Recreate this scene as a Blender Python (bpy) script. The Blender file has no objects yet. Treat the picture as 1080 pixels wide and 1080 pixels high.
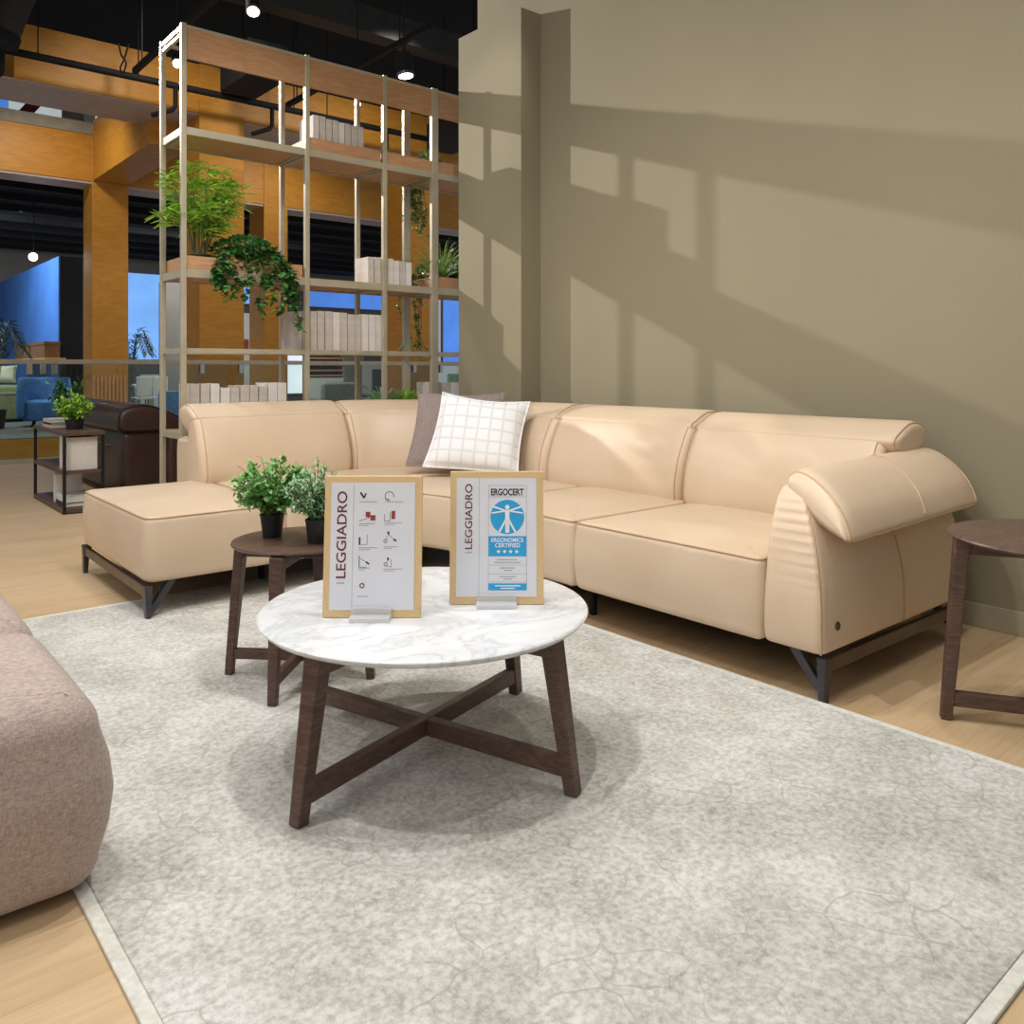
import bpy, bmesh, math, random
from mathutils import Vector, Matrix
R = random.Random(7)
PI = math.pi
sc = bpy.context.scene
COL = sc.collection

# ------------------------------------------------------------------ survey
F, CX, HY, H = 877.0, 540.0, 388.0, 1.15
A = math.atan2(740, 877); SA, CA = math.sin(A), math.cos(A)
def ray(px, py):
    u = (px - CX) / F
    return SA + u * CA, CA - u * SA, (HY - py) / F
def onY(px, py, Y):
    a = ray(px, py); t = Y / a[1]; return Vector((a[0] * t, Y, H + a[2] * t))
def onX(px, py, X):
    a = ray(px, py); t = X / a[0]; return Vector((X, a[1] * t, H + a[2] * t))
def onZ(px, py, Z):
    a = ray(px, py); t = (Z - H) / a[2]; return Vector((a[0] * t, a[1] * t, Z))

# --------------------------------------------------------------- materials
def lin(c):
    return tuple(((v / 255) / 12.92 if v / 255 <= .04045 else ((v / 255 + .055) / 1.055) ** 2.4) for v in c) + (1,)
def newmat(name):
    m = bpy.data.materials.new(name); m.use_nodes = True
    nt = m.node_tree; b = nt.nodes['Principled BSDF']
    return m, nt, b
def setp(b, **k):
    for n, v in k.items():
        n = n.replace('_', ' ')
        if n in b.inputs: b.inputs[n].default_value = v
def coords(nt, scale=(1, 1, 1), rot=(0, 0, 0), gen='Object'):
    tc = nt.nodes.new('ShaderNodeTexCoord'); mp = nt.nodes.new('ShaderNodeMapping')
    mp.inputs['Scale'].default_value = scale; mp.inputs['Rotation'].default_value = rot
    nt.links.new(tc.outputs[gen], mp.inputs['Vector']); return mp.outputs['Vector']
def noise(nt, vec, scale=5, detail=4, rough=.5, dist=0):
    n = nt.nodes.new('ShaderNodeTexNoise'); nt.links.new(vec, n.inputs['Vector'])
    n.inputs['Scale'].default_value = scale; n.inputs['Detail'].default_value = detail
    n.inputs['Roughness'].default_value = rough; n.inputs['Distortion'].default_value = dist
    return n.outputs['Fac']
def ramp(nt, fac, stops):
    r = nt.nodes.new('ShaderNodeValToRGB'); nt.links.new(fac, r.inputs['Fac'])
    e = r.color_ramp.elements
    while len(e) < len(stops): e.new(.5)
    for el, (p, c) in zip(e, stops): el.position = p; el.color = lin(c)
    return r.outputs['Color']
def mix(nt, fac, a, b, mode='MIX'):
    m = nt.nodes.new('ShaderNodeMix'); m.data_type = 'RGBA'; m.blend_type = mode
    for s, v in ((0, fac), (6, a), (7, b)):
        if isinstance(v, (int, float)): m.inputs[s].default_value = v
        elif isinstance(v, tuple): m.inputs[s].default_value = v
        else: nt.links.new(v, m.inputs[s])
    return m.outputs[2]
def bump(nt, b, h, strength=.2, dist=.01):
    n = nt.nodes.new('ShaderNodeBump'); n.inputs['Strength'].default_value = strength
    n.inputs['Distance'].default_value = dist
    nt.links.new(h, n.inputs['Height']); nt.links.new(n.outputs['Normal'], b.inputs['Normal'])
def plain(name, rgb, rough=.5, metal=0, var=.06, scale=8, **k):
    m, nt, b = newmat(name)
    v = coords(nt); n = noise(nt, v, scale, 3)
    lo = tuple(max(0, c * (1 - var)) for c in rgb); hi = tuple(min(255, c * (1 + var)) for c in rgb)
    nt.links.new(ramp(nt, n, [(.3, lo), (.7, hi)]), b.inputs['Base Color'])
    setp(b, Roughness=rough, Metallic=metal, **k); return m
def wood(name, dark, mid, light, scale=(1, 1, 1), rough=.45, amt=.08):
    m, nt, b = newmat(name)
    v = coords(nt, scale); n = noise(nt, v, 6, 6, .6, 1.2)
    nt.links.new(ramp(nt, n, [(.28, dark), (.5, mid), (.74, light)]), b.inputs['Base Color'])
    setp(b, Roughness=rough); bump(nt, b, n, amt, .003); return m
def emit(name, rgb, s):
    m, nt, b = newmat(name)
    v = coords(nt); n = noise(nt, v, .8, 2)
    c = ramp(nt, n, [(.3, tuple(x * .88 for x in rgb)), (.7, rgb)])
    nt.links.new(c, b.inputs['Emission Color']); nt.links.new(c, b.inputs['Base Color'])
    setp(b, Emission_Strength=s, Roughness=.6); return m

M = {}
# oak planks
def m_floor():
    m, nt, b = newmat('oak_planks')
    v = coords(nt)
    br = nt.nodes.new('ShaderNodeTexBrick'); nt.links.new(v, br.inputs['Vector'])
    br.offset = .37; br.inputs['Scale'].default_value = 1; br.inputs['Mortar Size'].default_value = .0012
    br.inputs['Brick Width'].default_value = 1.9; br.inputs['Row Height'].default_value = .19
    br.inputs['Color1'].default_value = lin((208, 179, 138)); br.inputs['Color2'].default_value = lin((191, 160, 118))
    br.inputs['Mortar'].default_value = lin((150, 118, 80)); br.inputs['Bias'].default_value = -.1
    g = noise(nt, coords(nt, (1.2, 14, 1)), 3, 8, .62, .8)
    c = ramp(nt, g, [(.25, (158, 122, 82)), (.5, (205, 176, 134)), (.78, (225, 200, 162))])
    col = mix(nt, .5, br.outputs['Color'], c)
    big = noise(nt, coords(nt, (.5, 3, 1)), 1.4, 3)
    col = mix(nt, .3, col, ramp(nt, big, [(.3, (188, 154, 116)), (.7, (222, 198, 164))]))
    nt.links.new(col, b.inputs['Base Color']); setp(b, Roughness=.38); bump(nt, b, g, .05, .002)
    return m
M['floor'] = m_floor()
def m_rug():
    m, nt, b = newmat('rug_pile')
    v = coords(nt)
    warp = nt.nodes.new('ShaderNodeTexNoise'); nt.links.new(v, warp.inputs['Vector']); warp.inputs['Scale'].default_value = 7
    vv = nt.nodes.new('ShaderNodeMix'); vv.data_type = 'VECTOR'; vv.inputs[0].default_value = .10
    nt.links.new(v, vv.inputs[4]); nt.links.new(warp.outputs['Color'], vv.inputs[5])
    vo = nt.nodes.new('ShaderNodeTexVoronoi'); vo.feature = 'DISTANCE_TO_EDGE'; vo.inputs['Scale'].default_value = 9
    nt.links.new(vv.outputs[1], vo.inputs['Vector'])
    crack = ramp(nt, vo.outputs['Distance'], [(0, (0, 0, 0)), (.035, (255, 255, 255))])
    n1 = noise(nt, v, 2.6, 8, .65); n2 = noise(nt, coords(nt, (1, 1, 1)), 60, 6, .7)
    base = ramp(nt, n1, [(.36, (152, 147, 136)), (.5, (188, 185, 176)), (.62, (216, 215, 209))])
    fine = ramp(nt, n2, [(.34, (148, 143, 132)), (.6, (230, 228, 222))])
    c = mix(nt, .5, base, fine)
    gate = ramp(nt, noise(nt, v, 3.1, 3), [(.42, (0, 0, 0)), (.6, (255, 255, 255))])
    cm = mix(nt, 1.0, crack, gate, 'ADD')
    c2 = mix(nt, .55, c, mix(nt, .9, c, lin((146, 138, 124))))
    col = mix(nt, cm, c2, c)
    nt.links.new(col, b.inputs['Base Color']); setp(b, Roughness=.95); bump(nt, b, n2, .5, .006)
    return m
M['rug'] = m_rug()
M['rug_edge'] = plain('rug_binding', (214, 212, 202), .95, var=.05, scale=60)
def m_leather(name, lo, mid, hi, rough=.42):
    m, nt, b = newmat(name)
    v = coords(nt)
    n = noise(nt, v, 2.2, 4); w = noise(nt, v, 420, 2, .6)
    cr = noise(nt, coords(nt, (1, 1, 1)), 7, 5, .55, 1.0)
    nt.links.new(ramp(nt, n, [(.3, lo), (.5, mid), (.7, hi)]), b.inputs['Base Color'])
    setp(b, Roughness=rough, Specular_IOR_Level=.4)
    h = mix(nt, .2, cr, w)
    bump(nt, b, h, .16, .016); return m
M['leather'] = m_leather('beige_leather', (208, 183, 154), (213, 189, 161), (218, 195, 168))
M['piping'] = plain('leather_piping', (200, 168, 134), .5, var=.04)
M['brown_leather'] = m_leather('brown_leather', (56, 41, 35), (68, 50, 43), (80, 61, 53), .32)
M['wall'] = plain('khaki_paint', (147, 138, 112), .75, var=.012, scale=1.5)
M['base'] = plain('baseboard_paint', (168, 160, 134), .6, var=.015)
M['black'] = plain('matt_black', (9, 9, 10), .8, var=.2)
M['ceil'] = plain('black_ceiling_paint', (9, 9, 10), .95, var=.4, scale=2)
M['duct'] = plain('dark_duct_paint', (46, 45, 42), .6, var=.1)
M['walnut'] = wood('dark_walnut', (66, 47, 39), (88, 65, 54), (112, 86, 72), (3, 3, 14))
M['walnut_top'] = wood('dark_walnut_top', (74, 54, 45), (92, 70, 59), (110, 86, 74), (2, 14, 2), .4)
def m_marble():
    m, nt, b = newmat('white_marble')
    v = coords(nt, (1, 1.6, 1), (0, 0, .6))
    n = noise(nt, v, 3.2, 9, .62, 1.6); n2 = noise(nt, v, 9, 6)
    c = ramp(nt, n, [(.30, (228, 228, 229)), (.44, (216, 217, 219)), (.48, (194, 195, 198)), (.52, (220, 221, 222)), (.7, (230, 230, 230))])
    c = mix(nt, .25, c, ramp(nt, n2, [(.3, (214, 215, 217)), (.6, (240, 240, 240))]))
    nt.links.new(c, b.inputs['Base Color']); setp(b, Roughness=.22); return m
M['marble'] = m_marble()
M['steel'] = plain('gunmetal', (78, 78, 82), .35, .8, var=.08)
M['bronze'] = plain('bronze_bar', (96, 84, 72), .35, .75, var=.06)
M['chrome'] = plain('polished_metal', (190, 190, 188), .2, .9)
def m_fabric(name, lo, mid, hi, sx=(260, 260, 60)):
    m, nt, b = newmat(name)
    a = noise(nt, coords(nt, sx), 1, 3, .7); c2 = noise(nt, coords(nt, (70, 70, 300)), 1, 2, .6)
    big = noise(nt, coords(nt), 3, 3)
    f = mix(nt, .5, ramp(nt, a, [(.3, lo), (.5, mid), (.72, hi)]), ramp(nt, c2, [(.3, lo), (.7, hi)]))
    f = mix(nt, .2, f, ramp(nt, big, [(.3, lo), (.7, hi)]))
    nt.links.new(f, b.inputs['Base Color']); setp(b, Roughness=.95, Sheen_Weight=.15); bump(nt, b, a, .5, .003); return m
M['fabric'] = m_fabric('mauve_weave', (134, 115, 106), (172, 152, 142), (212, 195, 184))
M['velvet'] = m_fabric('mauve_velvet', (132, 116, 110), (146, 130, 123), (162, 146, 140), (40, 40, 40))
def m_checked():
    m, nt, b = newmat('white_checked_cotton')
    br = nt.nodes.new('ShaderNodeTexBrick'); nt.links.new(coords(nt, gen='Object'), br.inputs['Vector'])
    br.offset = 0; br.inputs['Scale'].default_value = 1; br.inputs['Brick Width'].default_value = .075
    br.inputs['Row Height'].default_value = .075; br.inputs['Mortar Size'].default_value = .012
    br.inputs['Mortar Smooth'].default_value = 1
    br.inputs['Color1'].default_value = lin((244, 244, 244)); br.inputs['Color2'].default_value = lin((240, 240, 239))
    br.inputs['Mortar'].default_value = lin((222, 221, 219))
    nt.links.new(br.outputs['Color'], b.inputs['Base Color']); setp(b, Roughness=.85)
    bump(nt, b, noise(nt, coords(nt), 14, 3), .25, .01); return m
M['check'] = m_checked()
M['cotton'] = plain('white_cotton', (240, 240, 240), .85, var=.02)
M['alu'] = plain('champagne_aluminium', (186, 176, 152), .38, .35, var=.04)
M['ply'] = wood('pale_oak_board', (168, 124, 86), (184, 138, 98), (200, 156, 114), (1.2, 9, 9), .5)
M['orange'] = wood('orange_plywood', (184, 122, 34), (197, 135, 42), (208, 147, 52), (.5, .5, 2.2), .5, .02)
M['soffit'] = plain('pale_soffit', (190, 170, 155), .5, var=.04)
M['grey'] = plain('grey_render', (150, 146, 130), .8, var=.05)
M['book'] = plain('blank_book_cover', (196, 186, 176), .7, var=.04, scale=20)
M['book2'] = plain('blank_book_white', (218, 212, 205), .7, var=.03, scale=20)
M['page'] = plain('book_pages', (222, 216, 206), .85, var=.015, scale=40)
M['frame_wood'] = wood('bamboo_frame', (212, 178, 124), (224, 192, 140), (234, 206, 160), (60, 4, 60), .5)
M['paper'] = plain('sign_paper', (226, 227, 232), .8, var=.012)
M['maroon'] = plain('maroon_ink', (112, 52, 58), .8, var=.05)
M['ink'] = plain('dark_ink', (60, 58, 60), .8, var=.05)
M['greyink'] = plain('grey_ink', (158, 158, 164), .8, var=.05)
M['red'] = plain('red_ink', (150, 66, 56), .8)
M['cyan'] = plain('cyan_ink', (42, 166, 222), .7, var=.02)
M['white'] = plain('white_ink', (240, 242, 244), .8, var=.01)
M['pot'] = plain('black_plastic_pot', (24, 24, 26), .45, var=.1)
M['soil'] = plain('soil', (52, 38, 28), .95, var=.3, scale=60)
def m_leaf(name, lo, mid, hi, scale=9):
    m, nt, b = newmat(name)
    n = noise(nt, coords(nt), scale * 4, 3)
    nt.links.new(ramp(nt, n, [(.3, lo), (.5, mid), (.72, hi)]), b.inputs['Base Color'])
    setp(b, Roughness=.45); 
    setp(b, Subsurface_Weight=0.0); return m
M['leaf_bright'] = m_leaf('bright_leaf', (112, 160, 48), (152, 198, 68), (196, 222, 108))
M['leaf_mid'] = m_leaf('mid_leaf', (70, 138, 66), (122, 178, 96), (182, 212, 144))
M['leaf_sage'] = m_leaf('sage_leaf', (106, 150, 112), (148, 188, 140), (186, 212, 168))
M['leaf_dark'] = m_leaf('dark_ivy_leaf', (34, 84, 42), (62, 120, 56), (128, 168, 90))
M['leaf_pale'] = m_leaf('pale_ivy_leaf', (92, 122, 66), (134, 160, 96), (182, 198, 140))
M['leaf_grass'] = m_leaf('grass_blade', (100, 140, 60), (138, 172, 84), (180, 200, 124))
M['leaf_palm'] = m_leaf('palm_leaf', (20, 46, 36), (30, 62, 48), (46, 84, 62))
M['stem'] = plain('plant_stem', (84, 92, 48), .7, var=.15)
def m_glass(name, tint=(1, 1, 1, 1), alpha_mix=.9, rough=.0):
    m = bpy.data.materials.new(name); m.use_nodes = True; nt = m.node_tree
    nt.nodes.remove(nt.nodes['Principled BSDF']); out = nt.nodes['Material Output']
    t = nt.nodes.new('ShaderNodeBsdfTransparent'); g = nt.nodes.new('ShaderNodeBsdfGlossy'); mx = nt.nodes.new('ShaderNodeMixShader')
    t.inputs['Color'].default_value = tint; g.inputs['Roughness'].default_value = rough
    fr = nt.nodes.new('ShaderNodeFresnel'); fr.inputs['IOR'].default_value = 1.45
    nt.links.new(fr.outputs[0], mx.inputs['Fac']); nt.links.new(t.outputs[0], mx.inputs[1]); nt.links.new(g.outputs[0], mx.inputs[2])
    nt.links.new(mx.outputs[0], out.inputs['Surface']); return m
M['glass'] = m_glass('balustrade_glass', (.86, .93, .9, 1))
M['acrylic'] = plain('clear_acrylic', (238, 239, 240), .15, var=.01, Transmission_Weight=.25, IOR=1.2, Alpha=.62)
M['lamp'] = emit('lit_lamp', (255, 255, 255), 22)
M['bluewin'] = emit('blue_lit_window', (124, 180, 250), .9)
M['bluewin_deep'] = emit('deep_blue_window', (86, 142, 236), .75)
M['whitewin'] = emit('white_lit_window', (240, 246, 255), 1.0)
M['upper_glow'] = emit('upper_wall_glow', (200, 212, 214), .7)
M['blue_lit_wall'] = plain('blue_light_wall_color', (72, 128, 206), .75, var=.06, scale=1)  # blue light falling on the partition, put into its base colour
M['blue_and_lit'] = plain('blue_and_lit_fabric', (84, 134, 194), .85, var=.08)  # holds the blue light on the tub chair; plain blue on the stool
M['green_fabric'] = plain('sage_fabric', (150, 148, 104), .9, var=.06)
M['cream_fabric'] = plain('cream_fabric', (196, 188, 158), .9, var=.06)
M['grey_fabric'] = plain('grey_fabric', (128, 132, 124), .9, var=.06)
M['box_brown'] = plain('brown_card', (122, 86, 56), .8, var=.08)
M['fence'] = wood('pale_slats', (176, 134, 84), (194, 152, 100), (210, 170, 118), (8, 8, 1), .6)
M['greywall'] = plain('far_grey_wall', (120, 116, 108), .8, var=.06, scale=1)
M['whitewall'] = plain('far_white_wall', (214, 212, 204), .8, var=.03, scale=1)
M['darkglass'] = plain('dark_glass_shade', (40, 50, 74), .2, var=.1)

# ------------------------------------------------------------- mesh builder
class MB:
    def __init__(s): s.v = []; s.f = []; s.smooth = False
    def add(s, vs, fs):
        o = len(s.v); s.v += [tuple(p) for p in vs]; s.f += [tuple(i + o for i in f) for f in fs]; return s
    def box(s, a, b):
        x0, y0, z0 = a; x1, y1, z1 = b
        return s.add([(x0, y0, z0), (x1, y0, z0), (x1, y1, z0), (x0, y1, z0), (x0, y0, z1), (x1, y0, z1), (x1, y1, z1), (x0, y1, z1)],
                     [(0, 3, 2, 1), (4, 5, 6, 7), (0, 1, 5, 4), (1, 2, 6, 5), (2, 3, 7, 6), (3, 0, 4, 7)])
    def bar(s, p, q, w0, h0, w1=None, h1=None, side=None):
        """rectangular bar from p to q, tapering; side = width direction"""
        p, q = Vector(p), Vector(q); d = (q - p).normalized()
        side = Vector(side) if side is not None else (d.cross(Vector((0, 0, 1))) if abs(d.z) < .95 else Vector((1, 0, 0)))
        side = (side - d * side.dot(d)).normalized(); up = side.cross(d).normalized()
        w1 = w0 if w1 is None else w1; h1 = h0 if h1 is None else h1
        vs = []
        for c, w, h in ((p, w0, h0), (q, w1, h1)):
            for a, b in ((-1, -1), (1, -1), (1, 1), (-1, 1)): vs.append(c + side * a * w / 2 + up * b * h / 2)
        return s.add(vs, [(3, 2, 1, 0), (4, 5, 6, 7), (0, 1, 5, 4), (1, 2, 6, 5), (2, 3, 7, 6), (3, 0, 4, 7)])
    def tube(s, pts, r, n=8, closed=False, r1=None):
        pts = [Vector(p) for p in pts]; m = len(pts); rings = []; up = None
        for i, p in enumerate(pts):
            a = pts[(i - 1) % m] if (closed or i > 0) else p; b = pts[(i + 1) % m] if (closed or i < m - 1) else p
            d = (b - a).normalized()
            if up is None: up = Vector((0, 0, 1)) if abs(d.z) < .9 else Vector((1, 0, 0))
            sd = d.cross(up)
            if sd.length < 1e-5: sd = d.cross(Vector((1, .3, 0)))
            sd.normalize(); up = sd.cross(d).normalized()
            rr = r if r1 is None else r + (r1 - r) * i / max(1, m - 1)
            rings.append([p + (sd * math.cos(t) + up * math.sin(t)) * rr for t in (2 * PI * k / n for k in range(n))])
        vs = [q for rg in rings for q in rg]; fs = []
        for i in range(m if closed else m - 1):
            j = (i + 1) % m
            for k in range(n): fs.append((i * n + k, i * n + (k + 1) % n, j * n + (k + 1) % n, j * n + k))
        if not closed: fs += [tuple(range(n))[::-1], tuple((m - 1) * n + k for k in range(n))]
        return s.add(vs, fs)
    def lathe(s, prof, c=(0, 0, 0), n=32, cap=True):
        vs = []; fs = []; m = len(prof)
        for r, z in prof:
            for k in range(n):
                t = 2 * PI * k / n; vs.append((c[0] + r * math.cos(t), c[1] + r * math.sin(t), c[2] + z))
        for i in range(m - 1):
            for k in range(n): fs.append((i * n + k, i * n + (k + 1) % n, (i + 1) * n + (k + 1) % n, (i + 1) * n + k))
        if cap: fs += [tuple(range(n))[::-1], tuple((m - 1) * n + k for k in range(n))]
        return s.add(vs, fs)
    def prism(s, pts, a, b, axis='z'):
        n = len(pts)
        f = {'z': lambda p, t: (p[0], p[1], t), 'y': lambda p, t: (p[0], t, p[1]), 'x': lambda p, t: (t, p[0], p[1])}[axis]
        return s.add([f(p, a) for p in pts] + [f(p, b) for p in pts],
                     [tuple(range(n))[::-1], tuple(range(n, 2 * n))] + [(i, (i + 1) % n, n + (i + 1) % n, n + i) for i in range(n)])
    def leaf(s, p, d, L, W, fold=.15, droop=0.):
        p = Vector(p); d = Vector(d).normalized()
        sd = d.cross(Vector((0, 0, 1)))
        if sd.length < .05: sd = Vector((1, 0, 0))
        sd.normalize(); up = sd.cross(d).normalized()
        tip = p + d * L - Vector((0, 0, droop * L)); mid = p + d * L * .45 + up * fold * W
        a = p + d * L * .42 + sd * W / 2; b = p + d * L * .42 - sd * W / 2
        a2 = p + d * L * .72 + sd * W * .34 - Vector((0, 0, droop * L * .4)); b2 = p + d * L * .72 - sd * W * .34 - Vector((0, 0, droop * L * .4))
        return s.add([p, a, a2, tip, b2, b], [(0, 1, 2, 3), (0, 3, 4, 5)])
    def build(s, name, mat, parent=None, bevel=0, smooth=False, seg=2, auto=None, world=True):
        me = bpy.data.meshes.new(name)
        off = Vector((0, 0, 0))
        if parent is not None and world:
            q = parent
            while q is not None: off += Vector(q.location); q = q.parent
        me.from_pydata([tuple(Vector(v) - off) for v in s.v], [], s.f); me.update()
        bm = bmesh.new(); bm.from_mesh(me); bmesh.ops.recalc_face_normals(bm, faces=bm.faces); bm.to_mesh(me); bm.free()
        o = bpy.data.objects.new(name, me); COL.objects.link(o); me.materials.append(M[mat] if isinstance(mat, str) else mat)
        if parent is not None: o.parent = parent
        if bevel:
            md = o.modifiers.new('edge', 'BEVEL'); md.width = bevel; md.segments = seg; md.limit_method = 'ANGLE'; md.angle_limit = .6
            md.harden_normals = False
        if smooth:
            for p in me.polygons: p.use_smooth = True
            if smooth != 'all': me.set_sharp_from_angle(angle=.75)
        return o

def tag(o, label=None, cat=None, group=None, kind=None):
    if label: o['label'] = label
    if cat: o['category'] = cat
    if group: o['group'] = group
    if kind: o['kind'] = kind
    return o
def thing(name, loc, label, cat, group=None, rz=0):
    o = bpy.data.objects.new(name, None); COL.objects.link(o); o.location = loc; o.rotation_euler = (0, 0, rz)
    o.empty_display_size = .1
    return tag(o, label, cat, group)
def structure(name, mb, mat, label=None, **k):
    o = mb.build(name, mat, **k); o['kind'] = 'structure'
    if label: o['label'] = label
    return o
def catmull(pts, n=6, closed=True):
    pts = [Vector(p) for p in pts]; m = len(pts); out = []
    for i in range(m if closed else m - 1):
        g = lambda k: pts[k % m] if closed else pts[min(max(k, 0), m - 1)]
        p0, p1, p2, p3 = g(i - 1), g(i), g(i + 1), g(i + 2)
        for j in range(n):
            t = j / n
            out.append(.5 * ((2 * p1) + (p2 - p0) * t + (2 * p0 - 5 * p1 + 4 * p2 - p3) * t * t + (3 * p1 - p0 - 3 * p2 + p3) * t ** 3))
    if not closed: out.append(pts[-1])
    return out
def round_poly(pts, r, n=5):
    """round the corners of a plan polygon; r is one radius or one per corner"""
    out = []; m = len(pts)
    for i in range(m):
        p = Vector(pts[i]); a = Vector(pts[i - 1]); b = Vector(pts[(i + 1) % m]); rr = r[i] if isinstance(r, (list, tuple)) else r
        da, db = (a - p), (b - p); k = min(rr, da.length * .45, db.length * .45)
        if k < 1e-4: out.append(p); continue
        s = p + da.normalized() * k; e = p + db.normalized() * k
        for j in range(n + 1):
            t = j / n; out.append((1 - t) ** 2 * s + 2 * t * (1 - t) * p + t * t * e)
    return out
def dense(pts, step=.05):
    out = []; m = len(pts)
    for i in range(m):
        a, b = Vector(pts[i]), Vector(pts[(i + 1) % m]); k = max(1, int((b - a).length / step))
        for j in range(k): out.append(a.lerp(b, j / k))
    return out
def normals2(pts):
    m = len(pts); ns = []
    area = sum(pts[i][0] * pts[(i + 1) % m][1] - pts[(i + 1) % m][0] * pts[i][1] for i in range(m))
    sg = 1 if area > 0 else -1
    for i in range(m):
        a, b = Vector(pts[i - 1]), Vector(pts[(i + 1) % m]); d = (b - a)
        n = Vector((-d.y, d.x)) * sg
        ns.append(n.normalized() if n.length > 1e-9 else Vector((0, 0)))
    return ns           # inward
def soft_block(mb, outline, z0, z1, rt=.05, rb=.04, crown=.02, bulge=.012, nseg=5, lean=None):
    """an upholstered block on a plan outline with rounded edges and a crowned top"""
    pts = dense([Vector(p[:2]) for p in outline]); m = len(pts); ns = normals2(pts)
    lv = []
    for i in range(nseg + 1):
        t = i / nseg * PI / 2; lv.append((rb * (1 - math.sin(t)), z0 + rb * (1 - math.cos(t))))
    for t in (.25, .5, .75): lv.append((-bulge * math.sin(t * PI), z0 + rb + (z1 - rt - z0 - rb) * t))
    for i in range(nseg + 1):
        t = i / nseg * PI / 2; lv.append((rt * (1 - math.cos(t)), z1 - rt + rt * math.sin(t)))
    c = sum(pts, Vector((0, 0))) / m
    rings = [[(p.x + n.x * ins, p.y + n.y * ins, z) for p, n in zip(pts, ns)] for ins, z in lv]
    last = rings[-1]; bx0_, bx1_ = min(q[0] for q in last), max(q[0] for q in last); by0_, by1_ = min(q[1] for q in last), max(q[1] for q in last)
    for f in (.95, .88, .78, .66, .52, .38, .24, .1):
        rg = []
        for q in last:
            x, y = c.x + (q[0] - c.x) * f, c.y + (q[1] - c.y) * f
            a, b = abs(2 * (x - bx0_) / (bx1_ - bx0_) - 1), abs(2 * (y - by0_) / (by1_ - by0_) - 1)
            rg.append((x, y, z1 + crown * max(0, 1 - a ** 4) ** 1.6 * max(0, 1 - b ** 4) ** 1.6))
        rings.append(rg)
    if lean: rings = [[lean(q) for q in rg] for rg in rings]
    vs = [q for rg in rings for q in rg]; fs = [tuple(range(m))[::-1]]
    for i in range(len(rings) - 1):
        for k in range(m): fs.append((i * m + k, i * m + (k + 1) % m, (i + 1) * m + (k + 1) % m, (i + 1) * m + k))
    k0 = (len(rings) - 1) * m; fs.append(tuple(k0 + k for k in range(m)))
    mb.add(vs, fs)
    e = rt * (1 - math.cos(PI / 4)); z = z1 - rt + rt * math.sin(PI / 4)
    edge = [(p.x + n.x * (e - .002), p.y + n.y * (e - .002), z + .002) for p, n in zip(pts, ns)]
    if lean: edge = [lean(q) for q in edge]
    return edge
def sweep(mb, stations, prof, r=.05, ends=True):
    """upholstered roll: prof = [(d, z)...] carried along stations [(x, y, nx, ny)], both ends pillowed"""
    prof = [Vector(p) for p in prof]; m = len(prof)
    c = sum(prof, Vector((0, 0))) / m
    wd = max(p.x for p in prof) - min(p.x for p in prof); hz = max(p.y for p in prof) - min(p.y for p in prof)
    S = [0]
    for a, b in zip(stations, stations[1:]): S.append(S[-1] + math.hypot(b[0] - a[0], b[1] - a[1]))
    T = S[-1]; rings = []
    for st, s in zip(stations, S):
        t = min(s, T - s); k = 1
        ins = 0
        if ends and t < r: ins = r * (1 - math.sqrt(max(0, 1 - ((r - t) / r) ** 2)))
        sd, sz = 1 - 2 * ins / wd, 1 - 2 * ins / hz
        rings.append([(st[0] + st[2] * (c.x + (p.x - c.x) * sd), st[1] + st[3] * (c.x + (p.x - c.x) * sd), c.y + (p.y - c.y) * sz) for p in prof])
    vs = [q for rg in rings for q in rg]; n = len(rings); fs = [tuple(range(m))[::-1], tuple((n - 1) * m + k for k in range(m))]
    for i in range(n - 1):
        for k in range(m): fs.append((i * m + k, i * m + (k + 1) % m, (i + 1) * m + (k + 1) % m, (i + 1) * m + k))
    mb.add(vs, fs); return rings
def line_stations(a, b, n, r=.05, k=24):
    """stations on a straight run, crowded towards both ends"""
    a, b = Vector(a), Vector(b); L = (b - a).length; ts = []
    for i in range(7): ts.append(r * (1 - math.cos(i / 6 * PI / 2)))
    ts2 = [L - t for t in reversed(ts)]; mid = [r + (L - 2 * r) * j / k for j in range(1, k)]
    return [(*(a.lerp(b, t / L)), n[0], n[1]) for t in ts + mid + ts2]

# ================================================================== SETTING
mb = MB(); mb.box((-7, -3, -.12), (5.2, 11.6, 0)); structure('floor', mb, 'floor', 'pale oak plank floor of the showroom')
mb = MB(); mb.box((3.97, -3, 0), (4.12, 5.12, 6.9)); structure('wall_right', mb, 'wall', 'tall khaki painted wall behind the sofa')
mb = MB(); mb.box((3.787, 4.39, 0), (3.97, 5.12, 3.665)); structure('wall_back', mb, 'wall', 'khaki wall panel standing proud of the wall beside the shelving')
mb = MB(); mb.box((3.955, -3, 0), (3.97, 4.39, .105)); structure('baseboard_right', mb, 'base', 'painted baseboard under the khaki wall', bevel=.003)
mb = MB(); mb.box((-7, -3, 6.9), (12, 32, 7.0)); structure('ceiling', mb, 'ceil', 'black painted open ceiling')
yb_ = 9.8; zb_ = onY(483, 62, yb_).z
structure('ceiling_beam', MB().box((-5, yb_, zb_), (12, yb_ + .3, zb_ + .36)), 'duct', 'dark grey beam crossing under the black ceiling')
zc_ = onY(483, 22, yb_ + 2).z
structure('ceiling_beam', MB().box((-5, yb_ - 3.3, 6.3), (12, yb_ - 3.1, 6.55)), 'duct', 'slim dark beam under the black ceiling')
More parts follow.
